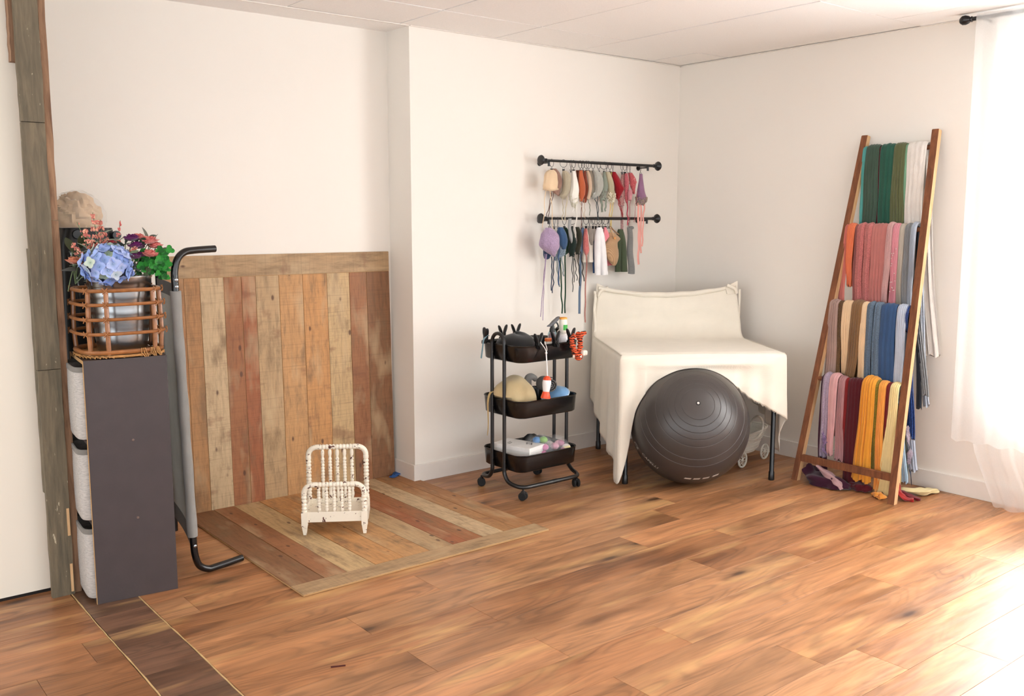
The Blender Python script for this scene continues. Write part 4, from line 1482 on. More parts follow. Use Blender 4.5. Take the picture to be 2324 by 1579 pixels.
H('round_bonnet', 'charcoal olive bonnet overlapping the blackish green one', 'bonnet', (3.788, 1.364), (3.802, 1.214), .070, (44, 44, 32), FA, 'bonnet', yd=4.095, ties=((.0, 3.80, 1.02), (.01, 3.842, 1.045)), tcol=(36, 30, 26), seed=25, sec='b7')
H('satin_ribbon', 'light grey ribbon end draped over the lower rod', 'ribbon', (3.764, 1.43), (3.781, 1.276), .030, (168, 168, 166), FA, 'diamond', yd=4.055, dy=.003, seed=26, sec='b8')
H('baby_hat', 'small denim blue hat with long flat slate blue tie', 'hat', (3.829, 1.365), (3.831, 1.308), .030, (92, 116, 150), FA, 'crescent', yd=4.12, ties=((-.005, 3.822, .852, .0095),), tcol=(98, 116, 138), seed=27, sec='b9')
H('knitted_hat', 'coral pink speckled knit hat shaped like a leaf', 'hat', (3.860, 1.357), (3.868, 1.198), .050, (230, 134, 130), CH, 'crescent', yd=4.10, ties=((-.006, 3.852, .80, .004),), tcol=(212, 142, 130), seed=28, sec='b10')
H('baby_hat', 'grey knit hat between the coral and cream pieces', 'hat', (3.892, 1.360), (3.903, 1.255), .044, (168, 158, 148), KN, 'flat', yd=4.12, seed=29, sec='b11')
H('dark_hat', 'narrow dark brown piece between the white trousers and pink romper', 'hat', (3.995, 1.362), (4.0, 1.26), .03, (70, 56, 50), FA, 'crescent', yd=4.145, seed=36)


def trousers(name, label, top, bot, w, col, mat, yd, cuff=None, seed=0, split=.45, cat='trousers', lean=0.0, knitc=None):
    rr = random.Random(seed)
    o = Vector((top[0], yd, top[1]))
    t = thing(name, label, cat, o)
    L = Vector((bot[0] - top[0], 0, bot[1] - top[1]))
    for s_ in (-1, 1):
        mb = MB()
        rings = []
        for i in range(17):
            u = i / 16
            c = L * u + Vector((s_ * w * .20 * (0.3 + .7 * min(1, u / split)), -s_ * .012 * u, 0))
            r = w * (.16 + .12 * math.sin(min(1, u * 4) * PI / 2)) * (1 - .08 * u)
            rings.append([(c.x + r * 1.15 * math.cos(a) * (1 + .1 * noise.noise(Vector((a, u * 3, seed)))), c.y + r * .85 * math.sin(a), c.z) for a in [2 * PI * j / 16 for j in range(16)]])
        mb.loft(rings)
        mb.build('trouser_leg', mat, t, color=lin(col))
        if cuff:
            c = L * .97 + Vector((s_ * w * .20, -s_ * .012, 0))
            r = w * .27
            mb = MB()
            mb.lathe([(r * .9, -.008), (r * 1.05, -.006), (r * 1.05, .006), (r * .9, .008)], 16, Matrix.Translation(c) @ Matrix.Diagonal((1.1, .85, 1, 1)))
            mb.build('cuff', mat, t, color=lin(cuff))
    return t


trousers('baby_trousers', 'short cream rolled-cuff trousers left of the white pair', (3.918, 1.352), (3.905, 1.155), .062, (228, 220, 208), FA, 4.13, cuff=(234, 228, 216), seed=1)
trousers('baby_trousers', 'long white trousers in the middle of the lower rod', (3.950, 1.360), (3.972, 1.078), .078, (242, 240, 240), FA, 4.08, seed=2)
trousers('baby_shorts', 'navy blue trousers showing below the white pair', (3.990, 1.30), (4.008, 1.086), .078, (46, 78, 126), FA, 4.135, seed=3, cat='trousers')
trousers('baby_trousers', 'long dark olive green trousers near the right end of the lower rod', (4.168, 1.348), (4.180, 1.088), .076, (72, 84, 62), FA, 4.12, seed=4)
# long grey sock
t = thing('knitted_sock', 'long grey marl knitted sock, last on the lower rod', 'sock', (4.226, 4.10, 1.356))
mb = MB()
rings = []
for i in range(20):
    u = i / 19
    r = .018 + .005 * u
    c = Vector((.016 * u + .004 * math.sin(u * 9), -.005 * u, -.280 * u))
    rings.append([(c.x + r * 1.1 * math.cos(a), c.y + r * .7 * math.sin(a), c.z + .003 * math.sin(a)) for a in [2 * PI * j / 14 for j in range(14)]])
mb.loft(rings)
mb.blob((.010, -.006, .0), (.02, .012, .011), 12, 8)
mb.build('sock_body', KN, t, color=lin((142, 142, 140)))

# pink romper behind and tan overalls in front
H('pink_romper', 'pink collared romper behind the tan overalls', 'romper', (4.005, 1.362), (4.045, 1.135), .085, (226, 130, 138), FA, 'flat', yd=4.135, dy=.02, seed=40, sec='b13p')
t = thing('collar_piece', 'folded pink collar flap hanging in front of the tan overalls', 'clothing', (4.006, 4.09, 1.362))
mb = MB()
mb.loft([[(0, 0, 0), (.006, 0, 0), (.006, .004, 0), (0, .004, 0)], [(-.018, -.01, -.05), (.034, -.01, -.052), (.034, -.004, -.052), (-.018, -.004, -.05)], [(-.03, -.012, -.102), (-.015, -.012, -.098), (-.015, -.006, -.098), (-.03, -.006, -.102)]])
mb.build('flap', FA, t, smooth=False, color=lin((236, 140, 150)))
t = thing('knitted_overalls', 'tan knitted baby overalls with a wooden button on the strap', 'overalls', (4.045, 4.085, 1.362))
mb = MB()
rings = []
for i, p in enumerate(spline([((q[1] + q[2]) / 2, (q[2] - q[1]) / 2, q[0]) for q in SEC['b16'][1]], 5)):
    u = i / 40
    rings.append([(p.x - 4.045 + p.y * .80 * math.cos(a) * (1 + .07 * noise.noise(Vector((math.cos(a) * 2, math.sin(a) * 2, u * 5)))), p.y * .55 * math.sin(a), p.z - 1.362) for a in [2 * PI * j / 24 for j in range(24)]])
inner = [[(p[0] * .9 + .003, p[1] * .85, p[2] - .004) for p in rings[0]], [(p[0] * .88 + .004, p[1] * .8, p[2] - .06) for p in rings[0]]]
mb.loft(inner[::-1] + rings, True, True)
mb.build('overalls_body', RB, t, color=lin((196, 158, 120)))
for pts in ([(0, 0, 0), (.004, -.014, -.03), (.008, -.026, -.064)], [(.006, 0, 0), (.03, -.004, -.022), (.068, -.004, -.045)]):
    MB().tube(spline(pts, 5), .0085, 8, flat=.35).build('strap', RB, t, color=lin((200, 162, 124)))
MB().lathe([(0, 0), (.008, 0), (.0085, .0015), (.007, .003), (0, .002)], 14, Matrix.Translation((.010, -.030, -.066)) @ Matrix.Rotation(PI / 2, 4, 'X')).build('button', plain('wooden_button', (214, 150, 84), .5), t)

# ------------------------------------------------------------------ rolling cart
t = thing('rolling_cart', 'three-tier black metal rolling cart against the back wall', 'cart', (3.14, 3.75, 0))
co = Vector((3.14, 3.75, 0))


def rrect(w, d, r, n=5):
    out = []
    for cx, cy, a0 in ((w / 2 - r, d / 2 - r, 0), (-w / 2 + r, d / 2 - r, 90), (-w / 2 + r, -d / 2 + r, 180), (w / 2 - r, -d / 2 + r, 270)):
        for i in range(n + 1):
            a = math.radians(a0 + 90 * i / n)
            out.append((cx + r * math.cos(a), cy + r * math.sin(a)))
    return out


for z1, hh in ((.780, .085), (.500, .088), (.222, .088)):
    mb = MB()
    rings = []
    for z, s_ in ((z1 - hh, -.012), (z1 - hh + .006, -.004), (z1 - .01, .002), (z1 - .004, .003), (z1, .006), (z1 + .003, .004), (z1, .001), (z1 - .008, -.001), (z1 - hh + .009, -.008)):
        rings.append([(x, y - .004, z) for x, y in rrect(.405 + 2 * s_, .325 + 2 * s_, .055 + s_, 8)])
    mb.loft(rings)
    mb.build('tray', M_blackgloss, t, angle=50)
LX0, LX1, LY0, LY1 = -.210, .215, -.05, .05
for lx in (LX0, LX1):
    top = [(lx, LY0, z) for z in (.14, .3, .5, .7, .785)] + [(lx, LY0 + .05 - .05 * math.cos(a), .785 + .05 * math.sin(a)) for a in [PI * i / 10 for i in range(1, 10)]] + [(lx, LY1, z) for z in (.785, .7, .5, .3, .14)]
    MB().tube(top, .0095, 12).build('upright_frame', M_black, t)
    for z in (.735, .455, .18):
        for y in (LY0, LY1):
            sgn = -1 if lx < 0 else 1
            MB().lathe([(0, 0), (.0034, 0), (.0030, .0018), (0, .0022)], 8, Matrix.Translation((lx + sgn * .0092 if False else lx - .002, y - .0092, z)) @ Matrix.Rotation(PI / 2, 4, 'X')).build('screw', M_chrome, t)
for s_ in (-1, 1):
    pts = spline([(LX0, .05 * s_, .145), (LX0, .052 * s_, .115), (LX0 + .003, .08 * s_, .078), (LX0 + .012, .135 * s_, .066), (LX0 + .035, .168 * s_, .064), (LX0 + .08, .176 * s_, .064), (0, .176 * s_, .064),
                  (LX1 - .08, .176 * s_, .064), (LX1 - .03, .168 * s_, .064), (LX1 - .006, .14 * s_, .067), (LX1, .095 * s_, .080), (LX1, .056 * s_, .115), (LX1, .05 * s_, .145)], 5)
    MB().tube(pts, .0105, 12).build('base_frame', M_black, t)
MB().tube([(0.01, -.176, .064), (0.035, -.176, .064)], .0116, 12).build('joint_sleeve', M_black, t)
for cx, cy, ra in ((-.186, -.172, .5), (.19, -.158, -.4), (-.19, .172, 1.0), (.19, .158, .3)):
    g = MB()
    R = Matrix.Translation((cx, cy, 0)) @ Matrix.Rotation(ra, 4, 'Z')
    for sx in (-.011, .011):
        g.lathe([(0, -.007), (.018, -.007), (.0215, -.004), (.0215, .004), (.018, .007), (0, .007)], 18, R @ Matrix.Translation((sx, 0, .0225)) @ Matrix.Rotation(PI / 2, 4, 'Y'))
    w_ = g.build('caster', M_rubber, t)
    g = MB()
    g.lathe([(0, .028), (.0125, .028), (.0145, .040), (.009, .048), (.005, .05), (.005, .058), (0, .058)], 12, R)
    g.build('caster_fork', M_blackplastic, w_)


def world_thing(mb, name, mat, label, cat, origin, group=None, **kw):
    o = mb.build(name, mat, origin=origin, **kw)
    return tag(o, label, cat, group)


# --- top tray
mb = MB()
c = Vector((3.058, 3.77, .745))
rings = []
for z, r in ((-.005, .092), (.0, .098), (.012, .100), (.02, .099), (.026, .101), (.034, .097), (.046, .092), (.060, .078), (.072, .055), (.078, .028), (.080, .003)):
    rings.append([(c.x + r * 1.06 * math.cos(a), c.y + r * .95 * math.sin(a), c.z + z + (.006 * math.sin(2 * a + 1) + .004 * math.cos(a)) * (z / .08)) for a in [2 * PI * j / 32 for j in range(32)]])
mb.loft(rings)
world_thing(mb, 'black_hat', fabric_mat('black_felt', (30, 29, 29), weave=500, rough=.7), 'domed black hat lying in the top tray of the cart', 'hat', (c.x, c.y, c.z))
mb = MB().blob((3.175, 3.80, .772), (.026, .024, .028), 16, 10, lambda d: 1 + .1 * noise.noise(d * 4))
world_thing(mb, 'felt_ball', fabric_mat('grey_felt', (150, 146, 132), pattern='fur', ps=60), 'small grey felt ball behind the clamps in the top tray', 'ball', (3.175, 3.80, .75))


def clamp(x, y, z, rz, label, lean=0.0, base=None):
    """spring clamp gripping a tray rim: two handles up, jaws down"""
    global CL
    if 'CL' not in globals():
        CL = None
    R = Matrix.Rotation(rz, 4, 'Z')
    t = thing('spring_clamp', label, 'clamp', (x, y, z), rot=(0, lean, rz), group='black spring clamps on the cart')
    if CL is None:
        def handle(s_):
            mb = MB()
            rings = []
            for i in range(9):
                u = i / 8
                c = Vector((s_ * (.008 + .020 * u), 0, .002 + .050 * u))
                w = (.0085 + .0030 * math.sin(PI * min(1, u * 1.05))) * (1 if u < .95 else .6)
                th = (.0055 + .0025 * math.sin(PI * u)) * (1 if u < .95 else .6)
                rings.append([c + Vector((th * s_ * math.cos(a), w * math.sin(a), .3 * th * math.cos(a))) for a in [2 * PI * j / 12 for j in range(12)]])
            mb.loft(rings)
            return mb
        handle(-1).build('handle', M_blackplastic, t, angle=75)
        handle(1).build('handle', M_blackplastic, t, angle=75)
        for s_ in (-1, 1):
            mb = MB()
            mb.loft([[(s_ * .002, -.010, .006), (s_ * .014, -.010, .010), (s_ * .014, .010, .010), (s_ * .002, .010, .006)],
                     [(s_ * .003, -.010, -.008), (s_ * .012, -.010, -.008), (s_ * .012, .010, -.008), (s_ * .003, .010, -.008)],
                     [(s_ * .0025, -.020, -.014), (s_ * .010, -.020, -.014), (s_ * .010, .020, -.014), (s_ * .0025, .020, -.014)],
                     [(s_ * .002, -.021, -.028), (s_ * .007, -.021, -.028), (s_ * .007, .021, -.028), (s_ * .002, .021, -.028)]])
            mb.build('jaw', M_blackplastic, t, smooth=False)
        MB().tube([(0, .008 * math.cos(a), 0 + .004 * math.sin(a)) for a in [2 * PI * j / 10 for j in range(10)]], .0016, 5, closed=True).build('spring', M_chrome, t)
        CL = t
    else:
        for ch in CL.children:
            c = ch.copy()
            COL.objects.link(c)
            c.parent = t
    return t


CL = None
clamp(3.052, 3.578, .79, PI / 2 * .12, 'black spring clamp on the front rim that holds the rattle cord')
clamp(3.165, 3.578, .792, .15, 'black spring clamp on the front rim between the rattle and the tiger scrunchie')
clamp(3.270, 3.578, .800, .1, 'black spring clamp that holds the tiger-striped scrunchie')
clamp(3.09, 3.914, .80, .1, 'black spring clamp on the back rim just behind the black hat')
clamp(3.18, 3.914, .80, .0, 'black spring clamp on the back rim behind the grey felt ball')
clamp(2.935, 3.86, .80, 1.2, 'black spring clamp at the back left corner of the top tray')


# spray bottle
t = thing('spray_bottle', 'translucent purple-grey spray bottle with a black trigger in the top tray', 'spray bottle', (3.250, 3.70, .705))
MB().lathe([(0, 0), (.020, 0), (.023, .003), (.023, .085), (.021, .097), (.012, .113), (.0115, .125), (0, .125)], 20).build('bottle', plain('smoky_plastic', (122, 108, 122), .2, coat=.3), t)
mb = MB()
mb.lathe([(.013, .118), (.0145, .119), (.0145, .134), (.0105, .142), (.009, .160), (0, .160)], 16)
mb.build('collar', M_blackplastic, t)
mb = MB()
mb.loft([[(-.036, -.002, .148), (-.036, .002, .148), (-.036, .002, .152), (-.036, -.002, .152)], [(-.016, -.006, .147), (-.016, .006, .147), (-.016, .006, .160), (-.016, -.006, .160)],
         [(.006, -.009, .156), (.006, .009, .156), (.006, .009, .176), (.006, -.009, .176)], [(.034, -.009, .176), (.034, .009, .176), (.034, .009, .193), (.034, -.009, .193)], [(.046, -.007, .188), (.046, .007, .188), (.046, .007, .197), (.046, -.007, .197)]])
mb.build('spray_head', plain('dark_grey_plastic', (84, 84, 88), .35), t, smooth=False, bevel=.001)
MB().tube([(.022, 0, .170), (.036, 0, .160), (.042, 0, .146), (.038, 0, .134)], .0035, 8, flat=1.4).build('trigger', M_blackplastic, t)
# light blue bottle behind
t = thing('lotion_bottle', 'pale blue translucent bottle between the spray bottle and the white bottle', 'bottle', (3.282, 3.735, .705))
MB().lathe([(0, 0), (.022, 0), (.024, .003), (.024, .10), (.014, .128), (.011, .134), (0, .134)], 20).build('bottle', plain('pale_blue_plastic', (168, 206, 212), .25), t)
MB().lathe([(.012, .128), (.0125, .128), (.0125, .144), (0, .146)], 14).build('cap', plain('pale_blue_cap', (196, 216, 220), .4), t)
# white bottle with orange cap, standing on a clear jar
t = thing('lidded_jar', 'clear squat jar of cotton wool in the right of the top tray', 'jar', (3.318, 3.69, .705))
MB().lathe([(0, 0), (.030, 0), (.032, .004), (.032, .085), (.029, .095), (.022, .10), (0, .10)], 24).build('glass', plain('frosted_jar', (222, 220, 222), .15, coat=.4), t)
MB().lathe([(0, .1), (.022, .1), (.022, .108), (0, .109)], 20).build('lid', M_trim, t)
t = thing('powder_bottle', 'white bottle with orange cap and green label above the clear jar', 'bottle', (3.318, 3.69, .8145))
MB().lathe([(0, 0), (.0205, 0), (.0225, .003), (.0225, .060), (.021, .066), (.0205, .072), (0, .072)], 24).build('bottle', plain('white_bottle_plastic', (246, 238, 222), .3), t)
MB().lathe([(0, .0722), (.0208, .0722), (.0208, .079), (.019, .082), (0, .0825)], 24).build('cap', plain('orange_cap_plastic', (246, 168, 60), .35), t)
mb = MB()
mb.loft([[(.0229 * math.cos(a), .0229 * math.sin(a), z) for a in [math.radians(-130 + 8.5 * j) for j in range(10)]] for z in (.016, .044)], False, False)
mb.build('label', plain('green_label', (62, 178, 66), .4), t)
# small orange-capped tube
t = thing('small_jar', 'small white jar with an orange lid between the two front clamps', 'jar', (3.205, 3.68, .705))
MB().lathe([(0, 0), (.019, 0), (.02, .003), (.02, .07), (.017, .075), (0, .075)], 18).build('jar', plain('white_jar', (232, 226, 216), .3), t)
MB().lathe([(0, .075), (.0185, .075), (.0185, .088), (.016, .091), (0, .091)], 18).build('lid', plain('orange_lid', (232, 120, 62), .35), t)
# blue ribbon at the back-left corner
t = thing('blue_tag', 'pale blue fabric tag hanging over the left rim of the top tray', 'ribbon', (2.925, 3.845, .79))
MB().tube(spline([(.0, .0, .018), (-.012, .004, .002), (-.016, .008, -.04), (-.022, .012, -.092)], 5), .011, 10, flat=.16).build('ribbon', M_fab, t, color=lin((122, 164, 180)))
MB().tube(spline([(.0, .0, .018), (.01, -.004, .026), (.018, -.004, .022)], 5), .004, 6, flat=.4).build('loop', M_fab, t, color=lin((122, 164, 180)))

# tiger-striped scrunchie with plush head
def tiger_mat():
    m = NT('tiger_stripe_plush')
    w = m.n('ShaderNodeTexWave')
    w.inputs['Scale'].default_value = 26
    w.inputs['Distortion'].default_value = 5
    w.inputs['Detail Scale'].default_value = 2.0
    w.bands_direction = 'Z'
    m.l(m.coords(rnd_off=False), w.inputs['Vector'])
    m.color(m.mixf(m.ramp(w.outputs['Fac'], [(.24, 0.0), (.32, 1.0)]), lin((34, 22, 20)), lin((226, 92, 50))))
    m.b.inputs['Roughness'].default_value = .9
    return m.mat


t = thing('tiger_scrunchie', 'orange and black tiger-striped scrunchie with a plush tiger head hanging on the cart', 'plush toy', (3.275, 3.545, .775))
tm_ = tiger_mat()
mb = MB()
loop = []
for i in range(40):
    a = PI * 0.62 + (2 * PI - .15) * i / 39 * .93
    loop.append(Vector((.004 + .027 * math.cos(a) + .012 * math.sin(a * 2) * .4, .004 * math.sin(3 * a), -.005 + .052 * math.sin(a))))
mb.tube(loop, [.0135 + .0035 * math.sin(i * 2.3) + .001 * math.sin(i * 5) for i in range(40)], 12)
mb.build('scrunchie_loop', tm_, t)
mb = MB()
mb.tube([(.03, 0, .03), (.045, -.002, .05), (.062, -.002, .052), (.066, -.002, .045)], [.012, .013, .010, .007], 10)
mb.build('tail', tm_, t)
MB().blob((.010, -.012, -.066), (.024, .020, .021), 18, 12).build('head', tm_, t)
MB().blob((.036, -.024, -.048), (.018, .014, .015), 16, 10, lambda d: (abs(d.x) ** 4 + abs(d.y) ** 4 + abs(d.z) ** 4) ** (-.25) * .92).build('muzzle', plain('white_plush', (238, 226, 212), .9, bump=.4), t)
mb = MB()
for dx, dz in ((0, 0), (.006, .003), (.002, -.006), (.009, -.004)):
    mb.blob((.030 + dx, -.0385, -.048 + dz), (.0011, .0011, .0011), 6, 4)
mb.build('whisker_dots', M_rubber, t)
for x, z in ((.010, -.065),):
    e_ = MB().blob((x, -.031, z), (.007, .004, .006), 12, 8).build('eye', plain('white_eye', (240, 232, 224), .5), t)
    MB().blob((x + .002, -.0345, z), (.003, .0015, .003), 8, 6).build('pupil', M_rubber, e_)
MB().blob((-.014, -.004, -.064), (.010, .006, .010), 12, 8).build('ear', plain('cream_ear', (236, 214, 196), .9), t)

# rattle on a white cord
t = thing('baby_rattle', 'orange and white shaker rattle hanging by a white cord from the front clamp', 'rattle', (3.072, 3.545, .515))
mb = MB()
Rr = Matrix.Rotation(.10, 4, 'Y')
MB().lathe([(.0165, .034), (.021, .062), (.0225, .078), (.0205, .092)], 24, Rr, cap=False).build('white_body', plain('white_rattle', (246, 242, 242), .3), t)
MB().lathe([(.0205, .092), (.0185, .102), (.012, .110), (.004, .113), (0, .113)], 24, Rr).build('orange_top', plain('orange_rattle', (238, 84, 44), .35), t)
MB().lathe([(0, 0), (.0245, 0), (.0255, .003), (.0165, .034)], 24, Rr).build('orange_foot', bpy.data.materials['orange_rattle'], t)
mb = MB()
mb.lathe([(0, -.001), (.023, -.001), (.023, .0005), (0, .0005)], 24, Rr)
mb.build('perforated_end', plain('cream_grille', (230, 200, 186), .5), t)
mb = MB()
mb.tube(spline([(.011, 0, .112), (.010, .002, .16), (.008, .006, .225)], 4), .0032, 8)
mb.build('cord', plain('white_cord', (244, 238, 236), .8), t)
MB().blob((.008, .006, .228), (.006, .006, .006), 10, 8).build('knot', bpy.data.materials['white_cord'], t)
for s_ in (-1, 1):
    MB().tube(spline([(.008, .006, .23), (.008 + s_ * .006, .008, .25), (-.008 + s_ * .014 + (.0 if s_ > 0 else -.0), .016, .285)], 4), .0018, 6).build('loop', bpy.data.materials['white_cord'], t)

# --- middle tray
TZ = .4215
mb = MB().blob((3.028, 3.735, TZ + .080), (.112, .105, .108), 40, 26,
               lambda d: 1 + .10 * noise.noise(d * 1.3 + Vector((3, 0, 0))) + .05 * math.sin(6 * d.x + 4 * d.y) * max(0, d.z) * .5 - .12 * max(0, d.x) * max(0, d.z))
mb.v = [(p[0], p[1], max(p[2], TZ + .002)) for p in mb.v]
mb.v = [(min(p[0], 3.055 + .09) if p[2] < .51 else p[0], min(max(p[1], 3.605), 3.885) if p[2] < .52 else p[1], p[2]) for p in mb.v]
mb.v = [(max(p[0], 2.955) if p[2] < .51 else p[0], p[1], p[2]) for p in mb.v]
world_thing(mb, 'cloth_pouch', fabric_mat('tan_satin', (206, 184, 140), weave=500, rough=.55), 'plump tan cloth bundle in the middle tray', 'cloth bundle', (3.045, 3.735, TZ))
t = thing('cloth_strap', 'tan cloth tail hanging down over the left end of the middle tray', 'strap', (2.922, 3.80, .515))
MB().tube(spline([(.04, -.01, .012), (.0, 0, .012), (-.018, .002, -.03), (-.016, .004, -.10), (-.012, .008, -.16), (-.016, .01, -.215)], 5), [.014 - .0004 * i for i in range(26)], 8, flat=.25).build('tail', M_fab, t, color=lin((206, 178, 122)))


def roll(name, label, c, axis, r, L, col, mat, cat='fabric roll', turns=3.2):
    t = thing(name, label, cat, c)
    ax = Vector(axis).normalized()
    u = Vector((0, 0, 1))
    w = ax.cross(u).normalized()
    mb = MB()
    n = 90
    prof = []
    for i in range(n + 1):
        q = i / n
        a = turns * 2 * PI * q + .6
        rr = r * (.12 + .88 * q)
        prof.append(w * math.cos(a) * rr + u * math.sin(a) * rr)
    th = r / turns * .42
    outer = [p * 1.0 for p in prof]
    inner = [p * max(.05, (1 - th / max(p.length, .001))) for p in prof]
    loop = outer + inner[::-1]
    mb.loft([[p - ax * L / 2 for p in loop], [p for p in loop], [p + ax * L / 2 for p in loop]], True, False)
    # end faces
    b = len(mb.v)
    for s_, st in ((-1, 0), (1, 2)):
        off = st * len(loop)
        for i in range(n):
            f = (off + i, off + i + 1, off + 2 * n - i, off + 2 * n + 1 - i)
            mb.f.append(f if s_ > 0 else f[::-1])
            mb.m.append(0)
    mb.build('rolled_fabric', mat, t, color=lin(col))
    return t


roll('fabric_roll', 'dark grey striped roll of fabric behind the rattle in the middle tray', (3.215, 3.70, TZ + .128), (-.45, -.9, .12), .042, .17, (104, 104, 104), M_ribk)
mb = MB().tube(spline([(3.135, 3.76, TZ + .10), (3.145, 3.77, TZ + .155), (3.17, 3.77, TZ + .165), (3.195, 3.77, TZ + .15)], 5), .02, 12, flat=.7)
world_thing(mb, 'headband', fabric_mat('silver_grey_cloth', (148, 144, 140)), 'looped silver grey band beside the fabric roll', 'headband', (3.16, 3.77, TZ + .1))
t = thing('blue_pillow', 'shiny light blue cushion wedged at the right of the middle tray', 'cushion', (3.275, 3.70, TZ))
R = Matrix.Rotation(math.radians(-28), 3, 'Y')
MB().blob((0, 0, .065), (.068, .085, .034), 28, 16, lambda d: 1 + .04 * noise.noise(d * 3), R=R).build('cushion', plain('blue_satin', (132, 180, 226), .32), t)
pts = []
for i in range(28):
    a = 2 * PI * i / 28
    pts.append(R @ Vector((.069 * math.cos(a), .086 * math.sin(a), 0)) + Vector((0, 0, .065)))
MB().tube(pts, .0025, 6, closed=True).build('piping', plain('pale_blue_piping', (214, 228, 240), .5), t)
mb = MB()
mb.box((3.245, 3.655, TZ + .045), (.11, .075, .0012), M=Matrix.Rotation(.35, 4, 'X') @ Matrix.Rotation(.2, 4, 'Z'))
world_thing(mb, 'paper_sheet', M_trim, 'white paper lying under the blue cushion', 'paper', (3.245, 3.655, TZ + .04), smooth=False)

# --- bottom tray
LZ = .1435
t = thing('picture_box', 'flat white box marked 22 in the bottom tray', 'box', (3.052, 3.735, LZ), .28)
MB().box((0, 0, .0425), (.135, .23, .085)).build('box_base', plain('white_card', (232, 228, 222), .6), t, smooth=False, bevel=.0015)
MB().box((0, 0, .0965), (.139, .234, .022)).build('box_lid', plain('white_card_lid', (244, 240, 236), .55), t, smooth=False, bevel=.0015)


def text_mesh(s, size, ext=0.0004, shear=0.0):
    cu = bpy.data.curves.new('lettering', 'FONT')
    cu.body = s
    cu.size = size
    cu.extrude = ext
    cu.shear = shear
    cu.align_x = 'CENTER'
    cu.align_y = 'CENTER'
    o = bpy.data.objects.new('lettering', cu)
    COL.objects.link(o)
    dg = bpy.context.evaluated_depsgraph_get()
    me = bpy.data.meshes.new_from_object(o.evaluated_get(dg))
    bpy.data.objects.remove(o)
    return me


M_ink = plain('black_ink', (30, 28, 30), .6)
for s_, sz, dx, dy in (('22', .045, .02, -.055), ('~', .03, -.035, .055), ('newborn', .012, -.03, .02)):
    if s_ != '22':
        continue
    me = text_mesh(s_, sz, shear=.6)
    me.materials.append(M_ink)
    o = bpy.data.objects.new('lettering', me)
    COL.objects.link(o)
    o.parent = t
    o.location = (dx, dy, .1078)
    o.rotation_euler = (0, 0, .55)
mb = MB()
for i in range(3):
    mb.tube([(-.045 + .01 * i, .03 + .012 * i, .108), (-.005 + .01 * i, .037 + .012 * i, .108)], .0005, 4)
mb.build('fine_print', M_ink, t)

for nm, c, r, cols, lab in (('toy_bag', (3.165, 3.685, LZ + .060), (.055, .078, .070), (120, 190, 110), 'clear bag of green, blue and yellow soft toys in the bottom tray'),
                            ('craft_bag', (3.262, 3.68, LZ + .052), (.062, .085, .062), (236, 206, 170), 'clear bag of pink and yellow pieces at the right of the bottom tray')):
    t = thing(nm, lab, 'plastic bag', (c[0], c[1], LZ + .003))
    pr = random.Random(len(nm))
    k = 0
    for q in range(9):
        colr = ((96, 150, 208), (140, 190, 90), (240, 220, 110), (214, 120, 170))[(q + len(nm)) % 4] if nm == 'toy_bag' else ((236, 170, 190), (244, 228, 160), (232, 220, 214), (190, 120, 150))[q % 4]
        p = (pr.uniform(-.6, .6) * r[0], pr.uniform(-.7, .7) * r[1], pr.uniform(.3, 1.7) * r[2])
        MB().blob(p, (.022, .024, .018), 12, 8, lambda d: 1 + .15 * noise.noise(d * 3 + Vector((q, 0, 0)))).build('soft_toy' if nm == 'toy_bag' else 'craft_piece', M_fab, t, color=lin(colr))
    MB().blob((0, 0, r[2]), (r[0], r[1], r[2] * 1.05), 26, 18, lambda d: 1 + .08 * noise.noise(d * 4) + .04 * noise.noise(d * 11)).build('plastic_wrap', M_clear, t)
mb = MB().blob((3.205, 3.825, LZ + .058), (.075, .026, .062), 26, 14, lambda d: 1 + .12 * noise.noise(d * 2.2))
world_thing(mb, 'black_pouch', M_blackplastic, 'black pouch at the back of the bottom tray', 'pouch', (3.205, 3.79, LZ))

# ------------------------------------------------------------------ card table, cloth, exercise ball
e = Vector((0.833, -0.553, 0)).normalized()
n_ = Vector((-e.y, e.x, 0))
TO = Vector((3.576, 3.473, 0)) - e * 0.030 - n_ * 0.030
TW, TD, TH = 0.868, 0.850, 0.700


def TP(s, t, z):
    return TO + e * s + n_ * t + Vector((0, 0, z))


t = thing('card_table', 'square folding card table with black tube legs under the cream cloth', 'table', TO, math.atan2(e.y, e.x))
MB().box((TW / 2, TD / 2, TH - .022), (TW - .008, TD - .008, .036)).build('table_top', plain('table_vinyl', (60, 54, 50), .6), t, smooth=False, bevel=.006)
for sx in (.030, .840):
    for sy in (.030, .820):
        MB().lathe([(0, 0), (.0155, 0), (.0165, .004), (.0155, .045), (.0125, .050), (.0125, TH - .04), (0, TH - .04)], 16, Matrix.Translation((sx, sy, 0))).build('leg', M_black, t, angle=60)
# back uprights the cloth is stretched over
BLs, BLt, BRs, BRt = 0.012, 0.815, 0.862, 0.680
MB().tube([(BLs + .012, BLt + .014, TH - .034), (BLs + .012, BLt + .030, .965), (BLs + .03, BLt + .032, .975)], .009, 8).build('back_upright', M_black, t)
MB().tube([(BRs - .045, BRt + .016, TH - .034), (BRs - .050, BRt + .030, .965), (BRs - .065, BRt + .032, .972)], .009, 8).build('back_upright', M_black, t)

BALL = Vector((3.862, 3.278, 0.317))
BR_ = 0.3145
bs = (BALL - TO).dot(e)
bt = (BALL - TO).dot(n_)
nz = lambda *a: noise.noise(Vector(a))
mb = MB()
CZ = TH + .0045


